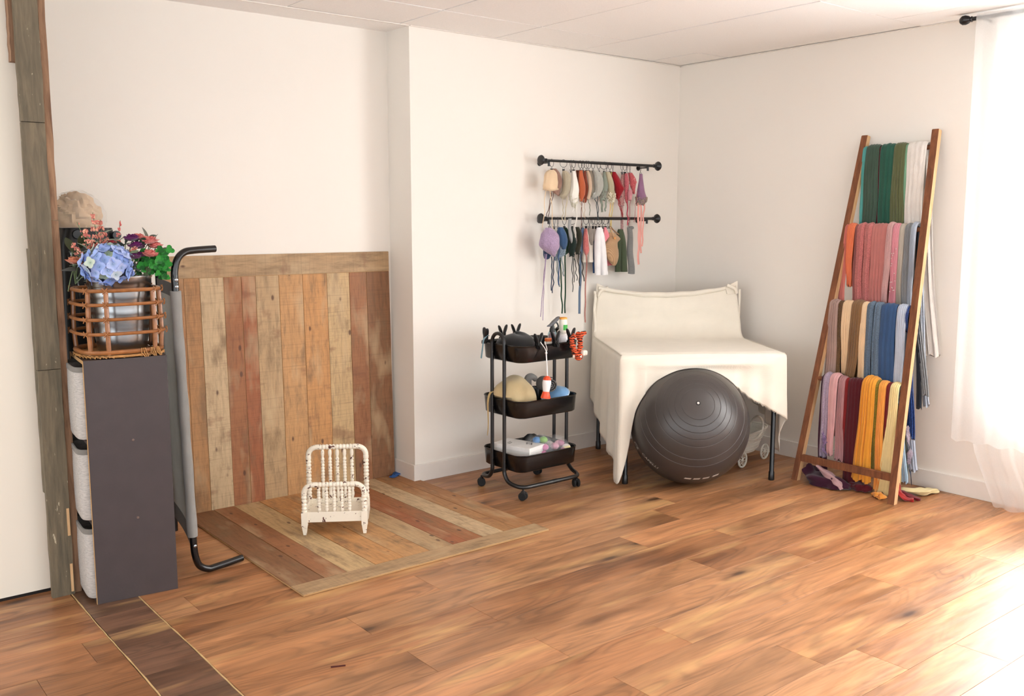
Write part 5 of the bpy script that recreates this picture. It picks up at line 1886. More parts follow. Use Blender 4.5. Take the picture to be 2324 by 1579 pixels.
def hem_front(s):
    d = s - bs
    ring = BALL.z + math.sqrt(max(0, .3135 ** 2 - d * d))
    side = interp(s, ((-.02, .01), (.008, .015), (.028, .10), (.045, .20), (.056, .30), (.066, .36)))
    if s < .066:
        return side + .006 * nz(s * 90, 1, 0)
    if s < .60:
        return min(ring, TH - .012)
    return interp(s, ((.60, ring if s <= .601 else BALL.z + math.sqrt(.3135 ** 2 - (.60 - bs) ** 2)), (.68, .468), (.76, .425), (.83, .385), (.90, .35))) + .006 * nz(s * 60, 3, 0)


# front drape
NS = 150
colp = []
S0, S1 = -.012, TW + .012
for i in range(NS + 1):
    s = S0 + (S1 - S0) * (i / NS)
    zh = hem_front(s)
    col = []
    m_ = 26
    for j in range(m_ + 1):
        u = j / m_
        z = CZ + (zh - CZ) * u
        drop = CZ - z
        # rounded over the edge, then folds that grow towards the hem
        out = .012 * min(1, drop / .02) ** .5
        fold = .010 * math.sin(s * 55 + 1.3) * min(1, drop * 3) * (1 if (s < .12 or s > .60) else .35)
        fold += .022 * math.exp(-((s - .0) / .05) ** 2) * min(1, drop * 3)
        swag = .018 * math.sin(PI * min(1, max(0, (s - .05) / .8))) * math.exp(-((drop - .055) / .02) ** 2) if .05 < s < .85 else 0
        if .05 < s < .87:
            swag += .010 * min(1, drop * 9) * math.sin(30 * drop - 9 * s + 1.0) * math.sin(PI * (s - .05) / .82)
        ds = -.018 * math.exp(-((s) / .06) ** 2) * min(1, drop * 2)
        col.append(TP(s + ds, -out - fold - swag - .004, z))
    colp.append(col)
front_c = colp
# left drape
colp = []
for i in range(61):
    tt = -.004 + (.845) * i / 60
    zh = interp(tt, ((-.01, .012), (.03, .012), (.06, .06), (.16, .11), (.35, .145), (.5, .20), (.7, .27), (.88, .33))) + .006 * nz(tt * 60, 7, 0)
    col = []
    for j in range(27):
        u = j / 26
        z = CZ + (zh - CZ) * u
        drop = CZ - z
        out = .012 * min(1, drop / .02) ** .5 + .012 * math.sin(tt * 30 + .5) * min(1, drop * 2) * .8 + .012 * drop
        col.append(TP(-out - .002, tt, z))
    colp.append(col)
left_c = colp
# right drape with its long corner flap
colp = []
for i in range(61):
    tt = -.012 + (.70) * i / 60
    zh = interp(tt, ((-.02, .35), (.02, .33), (.06, .24), (.11, .13), (.15, .15), (.20, .24), (.35, .30), (.72, .42))) + .008 * nz(tt * 70, 9, 0)
    col = []
    for j in range(27):
        u = j / 26
        z = CZ + (zh - CZ) * u
        drop = CZ - z
        out = .012 * min(1, drop / .02) ** .5 + .012 * math.sin(tt * 60 + 1.0) * min(1, drop * 3) + .03 * drop
        col.append(TP(TW + out + .002, tt, z))
    colp.append(col)
right_c = colp
for k in range(10):        # ease the front strip into the side strips so that the cloth is closed at its corners
    w = (1 - k / 10) ** 1.5
    for side, idx in ((left_c[0], k), (right_c[0], NS - k)):
        front_c[idx] = [Vector(p).lerp(Vector(q), w) for p, q in zip(front_c[idx], side)]
mb.loft(front_c, False, False)
mb.loft(left_c, False, False)
mb.loft(right_c, False, False)

# top, curving up into the back
colp = []
for i in range(61):
    s = S0 * .9 + (S1 - S0) * .982 * (i / 60)
    q = min(1, max(0, s / TW))
    tb = BLt + (BRt - BLt) * q
    ztop = .992 + .022 * q - .050 * math.sin(PI * q) ** .75
    rad = .075 + .05 * math.sin(PI * q)
    col = []
    for j in range(9):
        col.append(TP(s, (tb - rad) * j / 8, CZ + .001 * nz(s * 5, j, 2)))
    cx_, cz_ = tb - rad, CZ + rad
    for j in range(1, 9):
        a = PI / 2 * j / 8
        col.append(TP(s, cx_ + rad * math.sin(a), cz_ - rad * math.cos(a)))
    for j in range(1, 11):
        u = j / 10
        z = cz_ + (ztop - cz_) * u
        inn = .022 * (u * u) + .006 * nz(s * 5, u * 4, 5)
        ss = s + (.035 * u * (1 - 2 * q)) * (1 if abs(q - .5) > .3 else .6)
        col.append(TP(ss, tb + inn, z))
    colp.append(col)
mb.loft(colp, False, False)
top_edge = [c[-1] for c in colp]
# rolled top edge
rp = [Vector(p) for p in top_edge[::3]]
mb.tube([p + Vector((0, 0, .002 + .002 * math.sin(i * 1.7))) for i, p in enumerate(rp)], [.007 + .008 * math.sin(PI * i / (len(rp) - 1)) for i in range(len(rp))], 10)
mb.tube([p + Vector((-.006, -.008, .004)) for p in rp[:9]], [.009, .011, .011, .010, .009, .008, .006, .004, .001], 8)
# knotted corner peaks
for P0, sg in ((Vector(top_edge[0]), 1), (Vector(top_edge[-1]), -1)):
    mb.loft([[P0 + e * (a * sg) + n_ * b + Vector((0, 0, z)) for a, b in ((-.012, -.004), (w, -.004), (w, .004), (-.012, .004))] for z, w in ((-.05, .05), (-.01, .06), (.012, .025), (.028, -.006))], True, True)
    mb.tube(spline([P0 + e * (.055 * sg) + Vector((0, 0, .004)) - n_ * .012, P0 + e * (.01 * sg) - n_ * .016 + Vector((0, 0, -.016)), P0 - e * (.004 * sg) - n_ * .012 + Vector((0, 0, -.045))], 5), .008, 8)
# bunched cloth tail down the left upright
for k, (ds, dt, zt, zb, r) in enumerate(((-.012, .012, .975, .42, .011), (.0, .03, .97, .44, .009), (-.016, -.012, .96, .60, .007))):
    pts = [TP(BLs + ds + .004 * math.sin(i * .9 + k), BLt + dt, zt + (zb - zt) * i / 12) for i in range(13)]
    mb.tube(pts, [r * (.8 + .06 * i) for i in range(13)], 8, flat=.6)
pts = [TP(BRs - .004, BRt + .02, .99 - .29 * i / 8) for i in range(9)]
mb.tube(pts, [.007 + .001 * math.sin(i) for i in range(9)], 8, flat=.6)
cl = mb.build('table_cloth', M_cloth, origin=TO + Vector((0, 0, TH)), angle=80)
so = cl.modifiers.new('thickness', 'SOLIDIFY')
so.thickness = .0018
so.offset = 1
tag(cl, 'cream knitted cloth stretched over the card table and its back frame, hem frayed', 'cloth')

# frayed threads on the hem are part of the cloth
mb = MB()
fr = random.Random(77)
for i in range(150):
    s = fr.uniform(.61, .85)
    z = hem_front(s)
    p = TP(s, -.018, z + .002)
    if s < .07:
        p = TP(s - .012, -.038, z + .002)
    mb.tube([p, p + Vector((fr.uniform(-.004, .004), fr.uniform(-.003, .003), -fr.uniform(.004, .010)))], .0006, 3)
f_ = mb.build('frayed_hem', M_cloth, cl, origin=None)
f_.location = -cl.location
f_['kind'] = 'stuff'

# ball
vdir = (Vector((0, 0, 1.4)) - BALL).normalized()
rdir = Vector((.7788, -.6273, 0))
rdir = (rdir - vdir * rdir.dot(vdir)).normalized()
udir = vdir.cross(rdir)
VX, VY = 19 / 134, 46 / 134
ax = (rdir * VX + udir * VY + vdir * math.sqrt(1 - VX * VX - VY * VY)).normalized()
dn = (-udir - ax * (-udir).dot(ax)).normalized()
lf_ = ax.cross(dn)           # azimuth basis


def sph(theta, phi, r=BR_):
    """theta from the valve axis, phi from straight down, growing anticlockwise"""
    return BALL + (ax * math.cos(theta) + (dn * math.cos(phi) + lf_ * math.sin(phi)) * math.sin(theta)) * r


tb_ = thing('exercise_ball', 'large dark grey exercise ball under the front edge of the cloth-covered table', 'ball', (BALL.x, BALL.y, 0))
mb = MB()
grooves = [.27, .38, .49, .60, .72, .95, 1.10]
rings = []
NT_ = 150
ths = [PI * i / NT_ for i in range(NT_ + 1)]
for g in grooves:
    ths += [g - .012, g - .0052, g - .0028, g, g + .0028, g + .0052, g + .012]
ths = sorted(set(ths))
ths[0] = .004
ths[-1] = PI - .004
for th in ths:
    r = BR_
    for g in grooves:
        if abs(th - g) < .004:
            r -= .0012 * (1 - abs(th - g) / .004)
    rings.append([sph(th, 2 * PI * j / 96, r) - Vector((BALL.x, BALL.y, 0)) for j in range(96)])
mb.loft(rings)


def ball_mat():
    m = NT('ball_vinyl')
    v = m.coords(rnd_off=False)
    m.color(m.mul(lin((68, 63, 61)), m.ramp(m.noise(v, 4, 3), [(.3, .9), (.7, 1.0)])))
    m.b.inputs['Roughness'].default_value = .36
    m.b.inputs['Specular IOR Level'].default_value = .6
    m.bump(m.noise(v, 260, 2), .05, .001)
    return m.mat


mb.build('ball_skin', ball_mat(), tb_, angle=30)
Rv = ax.to_track_quat('Z', 'Y').to_matrix().to_4x4()
off = Vector((BALL.x, BALL.y, 0))
MB().lathe([(0, .0005), (.0062, .0005), (.0062, .003), (.005, .004), (0, .004)], 18, Matrix.Translation(sph(0, 0) - off) @ Rv).build('valve_plug', plain('white_plug', (232, 230, 224), .4), tb_)
MB().lathe([(.0062, .0002), (.0095, .0008), (.0115, .0006), (.012, -.0008)], 20, Matrix.Translation(sph(0, 0) - off) @ Rv, cap=False).build('valve_ring', M_rubber, tb_)
M_white = plain('white_print', (224, 220, 212), .5)


def wrap_text(s, size, theta, phi0, shear=0.0, spacing=1.0):
    me = text_mesh(s, size, 0.0, shear)
    for v in me.vertices:
        x, y = v.co.x * spacing, v.co.y
        v.co = sph(theta - y / BR_, phi0 + x / (BR_ * math.sin(theta)), BR_ + .0011) - off
    me.materials.append(M_white)
    o = bpy.data.objects.new('lettering', me)
    COL.objects.link(o)
    o.parent = tb_
    return o


def tp(px, py):
    """valve-polar coordinates of a direction given as offsets from the ball's centre in ball radii"""
    d = rdir * px + udir * py + vdir * math.sqrt(max(0, 1 - px * px - py * py))
    th = math.acos(max(-1, min(1, d.dot(ax))))
    return th, math.atan2(d.dot(lf_), d.dot(dn))


sgn = 1 if tp(.3, -.6)[1] > tp(-.3, -.6)[1] else -1
th1, ph1 = tp(-.895, -.335)
th2, ph2 = tp(-.67, -.605)
wrap_text('CS', .042, th1, ph1, .4)
wrap_text('CAPELLI', .028, th2, ph2, .2, 1.15)
mb = MB()
thd = tp(.17, -.885)[0]
for k in range(4):
    a0 = tp(-.11 + .15 * k, -.885)[1]
    w = .034 / (BR_ * math.sin(thd))
    g = []
    for j in range(6):
        u = j / 5
        g.append([sph(thd - .024, a0 + w * u + .02, BR_ + .0010) - off, sph(thd + .024, a0 + w * u, BR_ + .0010) - off])
    mb.loft(g, False, False)
mb.build('printed_dashes', M_white, tb_)

# ------------------------------------------------------------------ white wicker doll carriage behind the ball
cc = Vector((4.375, 3.37, 0))
t = thing('doll_carriage', 'small white wicker doll carriage behind the exercise ball', 'toy carriage', cc, 0.12)
t.scale = (1.22, 1.2, 1.22)
mb = MB()
rings = []
nb = 26
for z, wx, wy, cx in ((.055, .060, .055, .055), (.07, .075, .062, .055), (.11, .098, .070, .062), (.155, .125, .080, .075)):
    rings.append([(cx + wx * math.copysign(abs(math.cos(a)) ** .6, math.cos(a)), wy * math.copysign(abs(math.sin(a)) ** .6, math.sin(a)), z + .010 * math.cos(a) * (z > .1)) for a in [2 * PI * j / nb for j in range(nb)]])
rings.append([(.075 + (p[0] - .075) * .93, p[1] * .92, p[2] + .002) for p in rings[-1]])
rings.append([(.06 + (p[0] - .06) * .7, p[1] * .8, .07) for p in rings[-1]])
mb.loft(rings)
mb.build('wicker_body', M_wick, t)
mb = MB()
for z, k in ((.07, 1), (.085, 1), (.10, 1), (.115, 1), (.13, 1), (.145, 1), (.157, 1)):
    u = (z - .055) / .10
    wx, wy, cx = .066 + .06 * u, .058 + .023 * u, .055 + .02 * u
    mb.tube([(cx + wx * math.copysign(abs(math.cos(a)) ** .6, math.cos(a)), wy * math.copysign(abs(math.sin(a)) ** .6, math.sin(a)), z + .010 * math.cos(a) * u) for a in [2 * PI * j / 40 for j in range(40)]], .0028 if z < .15 else .0045, 6, closed=True)
mb.build('woven_band', M_wick, t)
pts = spline([(-.045, -.078, .150), (-.02, -.085, .205), (.04, -.085, .235), (.095, -.082, .215), (.115, -.08, .175), (.09, -.082, .140), (.03, -.084, .125), (-.03, -.082, .135)], 6)
MB().tube(pts, .0055, 8).build('handle', M_wick, t)
for wx_, wy_ in ((-.045, -.07), (.175, -.06), (-.045, .07), (.175, .07)):
    mb = MB()
    r = .034
    mb.tube([(wx_ + r * math.cos(a), wy_, r + .005 + r * math.sin(a)) for a in [2 * PI * j / 24 for j in range(24)]], .0048, 7, closed=True)
    for k in range(5):
        a = 2 * PI * k / 5
        c = Vector((wx_ + .017 * math.cos(a), wy_, r + .005 + .017 * math.sin(a)))
        mb.tube([c + Vector((.012 * math.cos(b_) * math.cos(a) - .007 * math.sin(b_) * math.sin(a), 0, .012 * math.cos(b_) * math.sin(a) + .007 * math.sin(b_) * math.cos(a))) for b_ in [2 * PI * q / 10 for q in range(10)]], .0018, 5, closed=True)
    mb.blob((wx_, wy_, r + .005), (.006, .006, .006), 8, 6)
    mb.build('wheel', M_wick, t)
for sx in (-.045, .175):
    MB().tube([(sx, -.07, .039), (sx, .07, .039)], .003, 6).build('axle', M_wick, t)
    MB().tube([(sx, -.0, .039), (.055 + (.03 if sx > 0 else -.03), 0, .06)], .004, 6).build('strut', M_wick, t)

# ------------------------------------------------------------------ ladder with scarves
t = thing('wooden_ladder', 'stained wooden blanket ladder leaning on the right wall', 'ladder', (4.355, 2.66, 0))
LO = Vector((4.355, 2.66, 0))


def rail(b, p, ww):
    b, p = Vector(b), Vector(p)
    d = (p - b).normalized()
    xx = Vector((0, 1, 0))
    fwd = xx.cross(d).normalized()        # normal of the ladder plane
    if fwd.x > 0:
        fwd = -fwd
    mb = MB()
    tt = .030
    quad = lambda c: [c + xx * sx * ww / 2 + fwd * sy * tt / 2 for sx, sy in ((-1, 1), (1, 1), (1, -1), (-1, -1))]
    n = 8
    rings = [quad(b.lerp(p, i / n)) for i in range(n + 1)]
    # foot cut level with the floor, small chamfer at the top
    rings[0] = [Vector((q.x - d.x / d.z * q.z, q.y - d.y / d.z * q.z, 0.0)) for q in rings[0]]
    rings[-1] = quad(p)
    rings.append([p + d * .004 + (q - p) * .86 for q in quad(p)])
    base = len(mb.f)
    mb.loft(rings)
    # material: front and back stained, sides raw pine
    k = 0
    for i in range(len(rings) - 1):
        for j in range(4):
            if j in (1, 3):
                mb.m[base + k] = 1
            k += 1
    mb.v = [tuple(Vector(v) - LO) for v in mb.v]
    return mb.build('side_rail', [M_stain, M_pine], t, smooth=False)


LB = (4.360, 2.945, 0.0)
LT = (4.722, 2.842, 1.845)
RB_ = (4.350, 2.378, 0.0)
RT = (4.720, 2.452, 1.850)
rail(LB, LT, .036)
rail(RB_, RT, .036)
rungs = [(1.768,), (1.355,), (.950,), (.556,)]


def rx(z):
    return 4.355 + (4.721 - 4.355) * z / 1.847


def ly(z, a=LB, b=LT):
    return a[1] + (b[1] - a[1]) * z / 1.847


def ry(z):
    return RB_[1] + (RT[1] - RB_[1]) * z / 1.847


for (z,) in rungs:
    MB().tube([Vector((rx(z), ry(z) + .014, z)) - LO, Vector((rx(z), ly(z) - .014, z)) - LO], .0125, 12).build('rung', M_stain, t)
z = .125
MB().bar(Vector((rx(z) - .004, ry(z) + .016, z)) - LO, Vector((rx(z) - .004, ly(z) - .016, z)) - LO, .022, .036).build('rung', M_stain, t, smooth=False)


def scarf(name, label, z, y0, y1, front, back, col, mat=None, fd=None, bd=None, dyf=0.0, dyb=0.0, spread=1.0, spreadb=1.0, th=.007, seed=0, pleat=5, layer=0, point=0.0, cat='scarf', pool=False, xb=0.0):
    """draped over the rung at height z between y0 and y1; front / back = lengths hanging"""
    rr = random.Random(seed)
    mat = mat or M_fab
    xr = rx(z)
    yc, w = (y0 + y1) / 2, abs(y1 - y0)
    R = .0155 + th * .5 + layer * .006
    path = []
    nf = max(6, int(front / .03))
    for i in range(nf, 0, -1):
        u = i / nf
        zz = z - front * u
        path.append((xr - R - .004 * math.sin(u * 4) - .002, yc + dyf * u * u, zz, u, -1))
    for i in range(9):
        a = PI * i / 8
        path.append((xr - R * math.cos(a), yc, z + R * math.sin(a), 0, 0))
    nb_ = max(6, int(back / .03))
    for i in range(1, nb_ + 1):
        u = i / nb_
        path.append((min(xr + R + xb * u, XR - .022), yc + dyb * u ** 1.3, z - back * u, u, 1))
    m_ = 44
    mb = MB()
    rings = []
    k = 0
    P = [Vector(p[:3]) for p in path]
    ph = rr.uniform(0, 6)
    for i, p in enumerate(path):
        tn = (P[min(i + 1, len(P) - 1)] - P[max(i - 1, 0)]).normalized()
        nrm = Vector((tn.z, 0, -tn.x))
        nrm = nrm.normalized() if nrm.length > .01 else Vector((-1, 0, 0))
        u, side = p[3], p[4]
        sp = 1 + ((spread if side < 0 else spreadb) - 1) * u if side else 1
        ww = w * sp * (1 + .05 * math.sin(u * 5 + ph))
        if point and side < 0:
            ww *= 1 - point * u ** 2
        ring = []
        for j in range(m_):
            a = 2 * PI * j / m_
            c = math.cos(a)
            q = c
            amp = .55 + .45 * (u if side else 0)
            pl = math.sin(pleat * PI * q + ph + u * 1.2 * side) * .6 + math.sin(pleat * 1.9 * PI * q + ph * 2 - u * 2) * .35
            hgt = th * (1 + .85 * amp * pl)
            edge = max(0.0, 1 - abs(c) ** 6) ** .5
            off_ = math.sin(a) * hgt * (.25 + .75 * edge)
            if math.sin(a) > 0:     # outer face pleats deeper
                off_ += (.9 * th * amp * pl + .3 * th * math.sin(pleat * 5 * q + ph * 3 + u * 3)) * edge
            ring.append(P[i] + Vector((0, 1, 0)) * (q * ww / 2 + (.0035 * math.sin(u * 9 + ph) * u)) + nrm * off_ * (1 if side <= 0 or True else 1) + Vector((0, 0, (rr.uniform(-.004, .004) + .008 * math.sin(q * 6 + ph)) if i in (0, len(path) - 1) else 0)))
        rings.append(ring)
    mb.loft(rings)
    o = (xr, yc, z)
    ob = mb.build(name, mat, origin=o, color=lin(col), angle=80)
    return tag(ob, label, cat, 'scarves on the wooden ladder')


T = M_fab
# top rung
scarf('scarf', 'thin aqua wrap at the far left of the top rung', 1.768, 2.835, 2.812, .415, .30, (96, 178, 172), seed=1, th=.005)
scarf('scarf', 'dark grey green wrap at the left of the top rung', 1.768, 2.812, 2.735, .425, .40, (66, 88, 74), seed=2, layer=1, spread=1.1, dyf=.0)
scarf('scarf', 'thin crimson wrap squeezed between two dark green ones', 1.768, 2.737, 2.728, .40, .30, (140, 26, 60), seed=3, th=.004)
scarf('scarf', 'deep teal green wrap second from left on the top rung', 1.768, 2.728, 2.655, .42, .40, (40, 88, 72), seed=4, layer=1, pleat=2.5)
scarf('scarf', 'olive green pleated wrap in the middle of the top rung', 1.768, 2.655, 2.590, .42, .40, (98, 104, 70), seed=5, layer=1, spread=1.2)
scarf('scarf', 'pale mint wrap showing beside the olive one', 1.768, 2.598, 2.572, .38, .35, (134, 182, 150), seed=6, th=.005)
scarf('scarf', 'white gauze wrap at the right of the top rung', 1.768, 2.578, 2.480, .43, 1.06, (236, 230, 222), fabric_mat('white_gauze', (238, 232, 224), pattern='fur', ps=60, strength=.7), seed=7, layer=1, dyb=-.10, spreadb=1.15, pleat=4)
# second rung
z2 = 1.355
scarf('scarf', 'salmon pink wrap at the far left of the second rung', z2, 2.868, 2.845, .42, .3, (222, 134, 122), seed=8, dyf=.02, spread=1.8)
scarf('scarf', 'orange gauze wrap at the left of the second rung', z2, 2.852, 2.806, .30, .3, (226, 122, 82), seed=9, layer=1, point=.5)
scarf('scarf', 'thin mauve pink wrap beside the orange one', z2, 2.808, 2.788, .42, .3, (176, 112, 108), seed=10, th=.005)
scarf('knitted_scarf', 'pink zigzag knitted scarf, left strand on the second rung', z2, 2.790, 2.748, .43, .35, (218, 130, 126), M_chunk, seed=11, layer=1, pleat=1.5, th=.009)
scarf('knitted_scarf', 'pink zigzag knitted scarf, right strand beside the dusty rose wrap', z2, 2.746, 2.706, .43, .35, (220, 134, 130), M_chunk, seed=12, layer=1, pleat=1.5, th=.009)
scarf('scarf', 'wide dusty rose pleated wrap in the middle of the second rung', z2, 2.706, 2.618, .43, .40, (190, 120, 114), seed=13, layer=1, spread=1.1)
scarf('scarf', 'pale pink gauze wrap with frayed pointed end', z2, 2.620, 2.590, .385, .35, (240, 190, 186), M_fur, seed=14, layer=2, dyf=.012, spread=1.5, point=.3)
scarf('scarf', 'rose pink wrap dotted with tiny pearls', z2, 2.592, 2.552, .43, .35, (224, 152, 162), seed=15, layer=1)
scarf('scarf', 'oatmeal beige wrap right of the pearl-dotted pink one', z2, 2.554, 2.526, .43, .35, (190, 180, 166), seed=16, layer=1)
scarf('scarf', 'mid grey pleated wrap near the right end of the second rung', z2, 2.526, 2.488, .43, .84, (140, 142, 144), seed=17, layer=1, dyb=-.11, spreadb=1.1)
scarf('scarf', 'pale blue grey wrap at the right end of the second rung', z2, 2.490, 2.462, .42, .90, (176, 184, 196), seed=18, dyb=-.075, spreadb=1.3, xb=.02, layer=2)
scarf('scarf', 'long dark slate wrap hanging behind the right rail', z2, 2.486, 2.470, .10, .91, (50, 56, 66), seed=19, dyb=-.06, spreadb=1.8, th=.005)
mb = MB()
pr = random.Random(6)
for i in range(16):
    mb.blob((rx(z2) - .038 - .003, pr.uniform(2.556, 2.588), z2 - pr.uniform(.03, .38)), (.0025, .0025, .0025), 6, 4)
pe = mb.build('pearl', plain('pearl_white', (246, 240, 232), .2), [o for o in COL.objects if o.get('label') == 'rose pink wrap dotted with tiny pearls'][0])
pe.location = -pe.parent.location
# third rung
z3 = .950
scarf('scarf', 'taupe pleated wrap at the left of the third rung', z3, 2.888, 2.832, .42, .4, (170, 142, 132), seed=20, layer=1, spread=1.25, dyf=.005)
scarf('lace_scarf', 'tan brown lace wrap between the taupe and cream ones', z3, 2.834, 2.806, .43, .4, (148, 112, 76), M_lace, seed=21)
scarf('scarf', 'pale cream wrap, left one on the third rung', z3, 2.808, 2.748, .36, .4, (236, 206, 166), seed=22, layer=1, point=.45)
scarf('fluffy_scarf', 'fluffy caramel brown scarf in the middle of the third rung', z3, 2.752, 2.690, .43, .4, (154, 114, 72), M_fur, seed=23, layer=2, dyf=.03, spread=.9)
scarf('scarf', 'pale cream wrap, right one beside the blue grey knit', z3, 2.700, 2.662, .43, .4, (238, 208, 168), seed=24, layer=1, dyf=.005)
scarf('knitted_scarf', 'blue grey knitted scarf, left strand on the third rung', z3, 2.664, 2.626, .43, .4, (112, 134, 156), M_chunk, seed=25, layer=1, pleat=1.5, th=.009)
scarf('knitted_scarf', 'blue grey knitted scarf, right strand beside the navy wrap', z3, 2.624, 2.586, .43, .4, (116, 138, 160), M_chunk, seed=26, layer=1, pleat=1.5, th=.009)
scarf('scarf', 'wide denim blue wrap on the third rung', z3, 2.588, 2.500, .43, .45, (58, 88, 130), seed=27, layer=1, pleat=3)
scarf('scarf', 'pale lavender blue wrap at the right of the third rung', z3, 2.498, 2.448, .42, .82, (192, 202, 218), seed=28, layer=1, dyb=-.08)
scarf('lace_scarf', 'royal blue lace wrap hanging behind the right rail', z3, 2.462, 2.440, .10, .65, (48, 84, 160), M_lace, seed=29, dyb=-.035, spreadb=2.2)
# bottom rung of scarves
z4 = .556
scarf('scarf', 'dark plum velvet wrap at the far left, reaching the floor', z4, 2.868, 2.830, .545, .40, (66, 24, 48), seed=30, spread=1.5, layer=0, dyf=-.01)
scarf('knitted_scarf', 'lavender knitted scarf on the lowest scarf rung', z4, 2.850, 2.808, .42, .3, (194, 174, 196), M_chunk, seed=31, layer=2, pleat=1.5, th=.009, dyf=.005)
scarf('scarf', 'pale pink crumpled gauze wrap beside the lavender knit', z4, 2.810, 2.762, .40, .3, (222, 172, 172), M_fab, seed=32, layer=2, dyf=.005, spread=.75, pleat=7, th=.010)
scarf('scarf', 'dusty mauve wrap left of the red one', z4, 2.764, 2.722, .42, .3, (180, 132, 134), seed=33, layer=1, spread=1.2)
scarf('scarf', 'bright red wrap left of the burgundy one', z4, 2.730, 2.702, .42, .3, (150, 28, 30), seed=34, th=.006)
scarf('scarf', 'wide burgundy pleated wrap on the lowest scarf rung', z4, 2.706, 2.610, .535, .45, (86, 22, 32), seed=35, layer=1, spread=1.15)
scarf('scarf', 'amber gauze wrap bunched over the lowest scarf rung', z4, 2.618, 2.545, .50, .35, (232, 158, 56), seed=36, layer=3, spread=1.5, dyf=.02, th=.013, pleat=6)
scarf('lace_scarf', 'olive gold lace wrap beside the amber gauze', z4, 2.553, 2.528, .44, .3, (168, 146, 46), M_lace, seed=37, layer=2)
scarf('scarf', 'light orange wrap right of the olive lace', z4, 2.532, 2.488, .535, .3, (240, 164, 76), seed=38, layer=2)
scarf('scarf', 'dark red wrap between the orange and cream ones', z4, 2.490, 2.462, .50, .42, (132, 30, 34), seed=39, layer=1)
scarf('scarf', 'cream yellow wrap at the right end reaching the floor', z4, 2.468, 2.421, .54, .5, (240, 220, 160), seed=40, layer=2, spread=1.7, dyf=.042)
scarf('scarf', 'light blue wrap tails hanging low behind the right rail', z4, 2.446, 2.424, .06, .47, (170, 196, 214), seed=41, dyb=-.045, spreadb=1.4)
scarf('fluffy_scarf', 'fuzzy grey green scarf hanging low behind the right rail', z4, 2.436, 2.422, .05, .46, (118, 132, 126), M_fur, seed=42, dyb=-.02, spreadb=1.5, xb=.05)


def puddle(name, label, pts, r, col, mat=None, flat=.7, seed=0):
    mb = MB()
    rr = random.Random(seed)
    sp_ = spline(pts, 6)
    rings = []
    n = len(sp_)
    for i, p in enumerate(sp_):
        tn = (sp_[min(i + 1, n - 1)] - sp_[max(i - 1, 0)]).normalized()
        sd = Vector((-tn.y, tn.x, 0))
        sd = sd.normalized() if sd.length > .01 else Vector((1, 0, 0))
        u = i / (n - 1)
        w = r * (.55 + .6 * math.sin(PI * min(.97, max(.06, u))) + .18 * math.sin(u * 17 + seed))
        h = w * flat
        ring = []
        for j in range(18):
            a = 2 * PI * j / 18
            wob = 1 + .22 * math.sin(4 * a + u * 7 + seed) + .12 * noise.noise(Vector((a, u * 6, seed)))
            q = p + sd * math.cos(a) * w * wob + Vector((0, 0, math.sin(a) * h * wob))
            q.z = max(q.z, .0015)
            ring.append(q)
        rings.append(ring)
    mb.loft(rings)
    o = mb.build(name, mat or M_fab, origin=(pts[0][0], pts[0][1], 0), color=lin(col), angle=80)
    return tag(o, label, 'fabric')


puddle('fabric_pile', 'dark plum wrap end pooled on the floor at the left of the ladder', [(4.42, 2.90, .06), (4.40, 2.86, .025), (4.375, 2.79, .02), (4.385, 2.71, .022), (4.40, 2.64, .015)], .048, (62, 22, 44), seed=1)
puddle('fabric_end', 'pink grey wrap tail lying over the plum pile', [(4.375, 2.82, .10), (4.37, 2.78, .075), (4.365, 2.72, .055), (4.35, 2.68, .035), (4.335, 2.655, .02)], .018, (190, 150, 152), seed=2, flat=.8)
puddle('fabric_knot', 'small orange wrap end knotted on the floor by the right rail', [(4.40, 2.51, .012), (4.385, 2.475, .018), (4.375, 2.45, .014), (4.36, 2.455, .010)], .018, (240, 160, 70), seed=3)
puddle('fabric_end', 'red wrap end spread on the floor outside the right rail', [(4.45, 2.44, .12), (4.44, 2.40, .05), (4.45, 2.365, .012), (4.47, 2.33, .008)], .024, (160, 34, 30), seed=4, flat=.45)
puddle('fabric_end', 'dark crimson wrap corner on the floor right of the ladder', [(4.50, 2.42, .03), (4.50, 2.37, .016), (4.505, 2.315, .006)], .018, (112, 14, 26), seed=5, flat=.4)
puddle('fabric_pile', 'cream yellow wrap end trailing along the floor to the baseboard', [(4.56, 2.46, .02), (4.575, 2.40, .022), (4.61, 2.36, .02), (4.67, 2.35, .016), (4.73, 2.342, .008)], .026, (244, 224, 168), seed=6, flat=.5)
puddle('fabric_pile', 'burgundy wrap end heaped behind the bottom rung', [(4.42, 2.66, .02), (4.43, 2.60, .022), (4.44, 2.54, .02)], .028, (90, 20, 30), seed=7)
puddle('ribbon_bunch', 'sparkly lavender ribbon bunched on the lavender scarf', [(4.425, 2.825, .27), (4.418, 2.815, .23), (4.416, 2.82, .19), (4.42, 2.80, .16)], .012, (170, 140, 186), M_lace, seed=8, flat=.9)
puddle('fabric_end', 'lilac frilled wrap end hanging behind the right rail', [(4.52, 2.41, .36), (4.515, 2.40, .30), (4.52, 2.392, .24), (4.515, 2.39, .18)], .013, (206, 190, 206), M_lace, seed=9, flat=.8)
puddle('fabric_end', 'dark blue wrap end low behind the right rail', [(4.58, 2.45, .22), (4.585, 2.42, .14), (4.59, 2.41, .05)], .02, (40, 70, 110), seed=10, flat=.6)

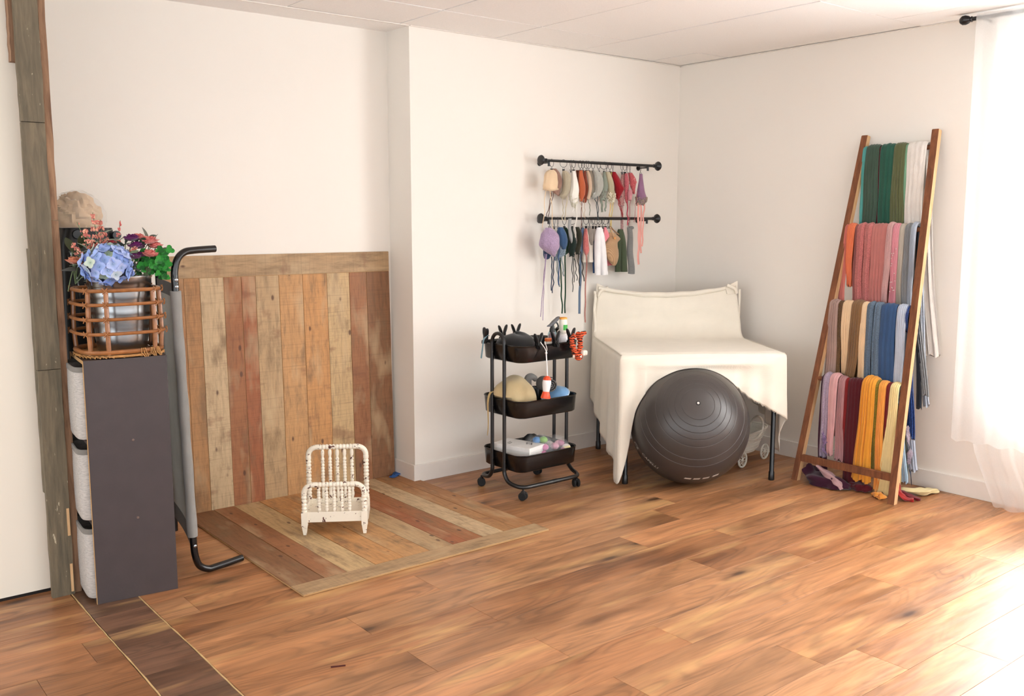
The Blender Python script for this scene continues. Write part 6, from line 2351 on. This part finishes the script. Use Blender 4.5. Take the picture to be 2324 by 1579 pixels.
# ------------------------------------------------------------------ curtains and their rod
t = thing('curtain_rod', 'black curtain rod with ball finial high on the right wall', 'curtain rod', (XR, 2.2, 2.352))
ro = Vector((XR, 2.2, 2.352))
MB().tube([Vector((4.65, -.3, 2.352)) - ro, Vector((4.65, 2.27, 2.352)) - ro], .0095, 12).build('rod', M_black, t)
MB().lathe([(0, 0), (.012, 0), (.014, .004), (.010, .010), (.010, .035), (.014, .040), (.011, .046), (.018, .056), (.0225, .070), (.0215, .084), (.013, .095), (0, .098)], 20,
           Matrix.Translation(Vector((4.65, 2.235, 2.352)) - ro) @ Matrix.Rotation(-PI / 2, 4, 'X')).build('finial', M_black, t)
MB().tube([Vector((4.65, 2.238, 2.352)) - ro, Vector((XR - .001, 2.238, 2.352)) - ro], .005, 8).build('bracket', M_black, t)
M_sh1 = sheer('white_curtain', (250, 249, 248), .62, .66)
M_sh2 = sheer('sheer_white_curtain', (250, 249, 248), .5, .66)


def curtain(name, label, x, y0, y1, z0, z1, amp, freq, mat, fl=0.0, seed=0):
    mb = MB()
    rings = []
    ny = int(abs(y1 - y0) / .010)
    for i in range(ny + 1):
        v = i / ny
        y = y0 + (y1 - y0) * v
        col = []
        for j in range(30):
            u = j / 29
            z = z1 + (z0 - z1) * u
            a = amp * (.5 + .7 * u)
            f = math.sin(freq * y + seed + .8 * u) * a + math.sin(freq * 2.3 * y + seed * 2) * a * .3
            lowx = fl * max(0, u - .8) ** 1.5
            yy = y + (-fl * 1.6 * max(0, (.30 - z)) * (1 if v < .35 else .3) if fl else 0)
            if u > .96:
                z += .006 * math.sin(y * 60 + seed)
            col.append((x - f - lowx, yy, z))
        rings.append(col)
    mb.loft(rings, False, False)
    o = mb.build(name, mat, origin=(x, y0, z1), angle=80)
    return tag(o, label, 'curtain')


curtain('sheer_curtain', 'long sheer white curtain reaching the floor on the right wall', 4.672, 2.165, -.2, .015, 2.366, .016, 42, M_sh2, fl=.30, seed=1)
curtain('short_curtain', 'shorter white curtain hanging in front of the long sheer one', 4.630, 2.245, -.2, .315, 2.368, .010, 36, M_sh1, seed=4)
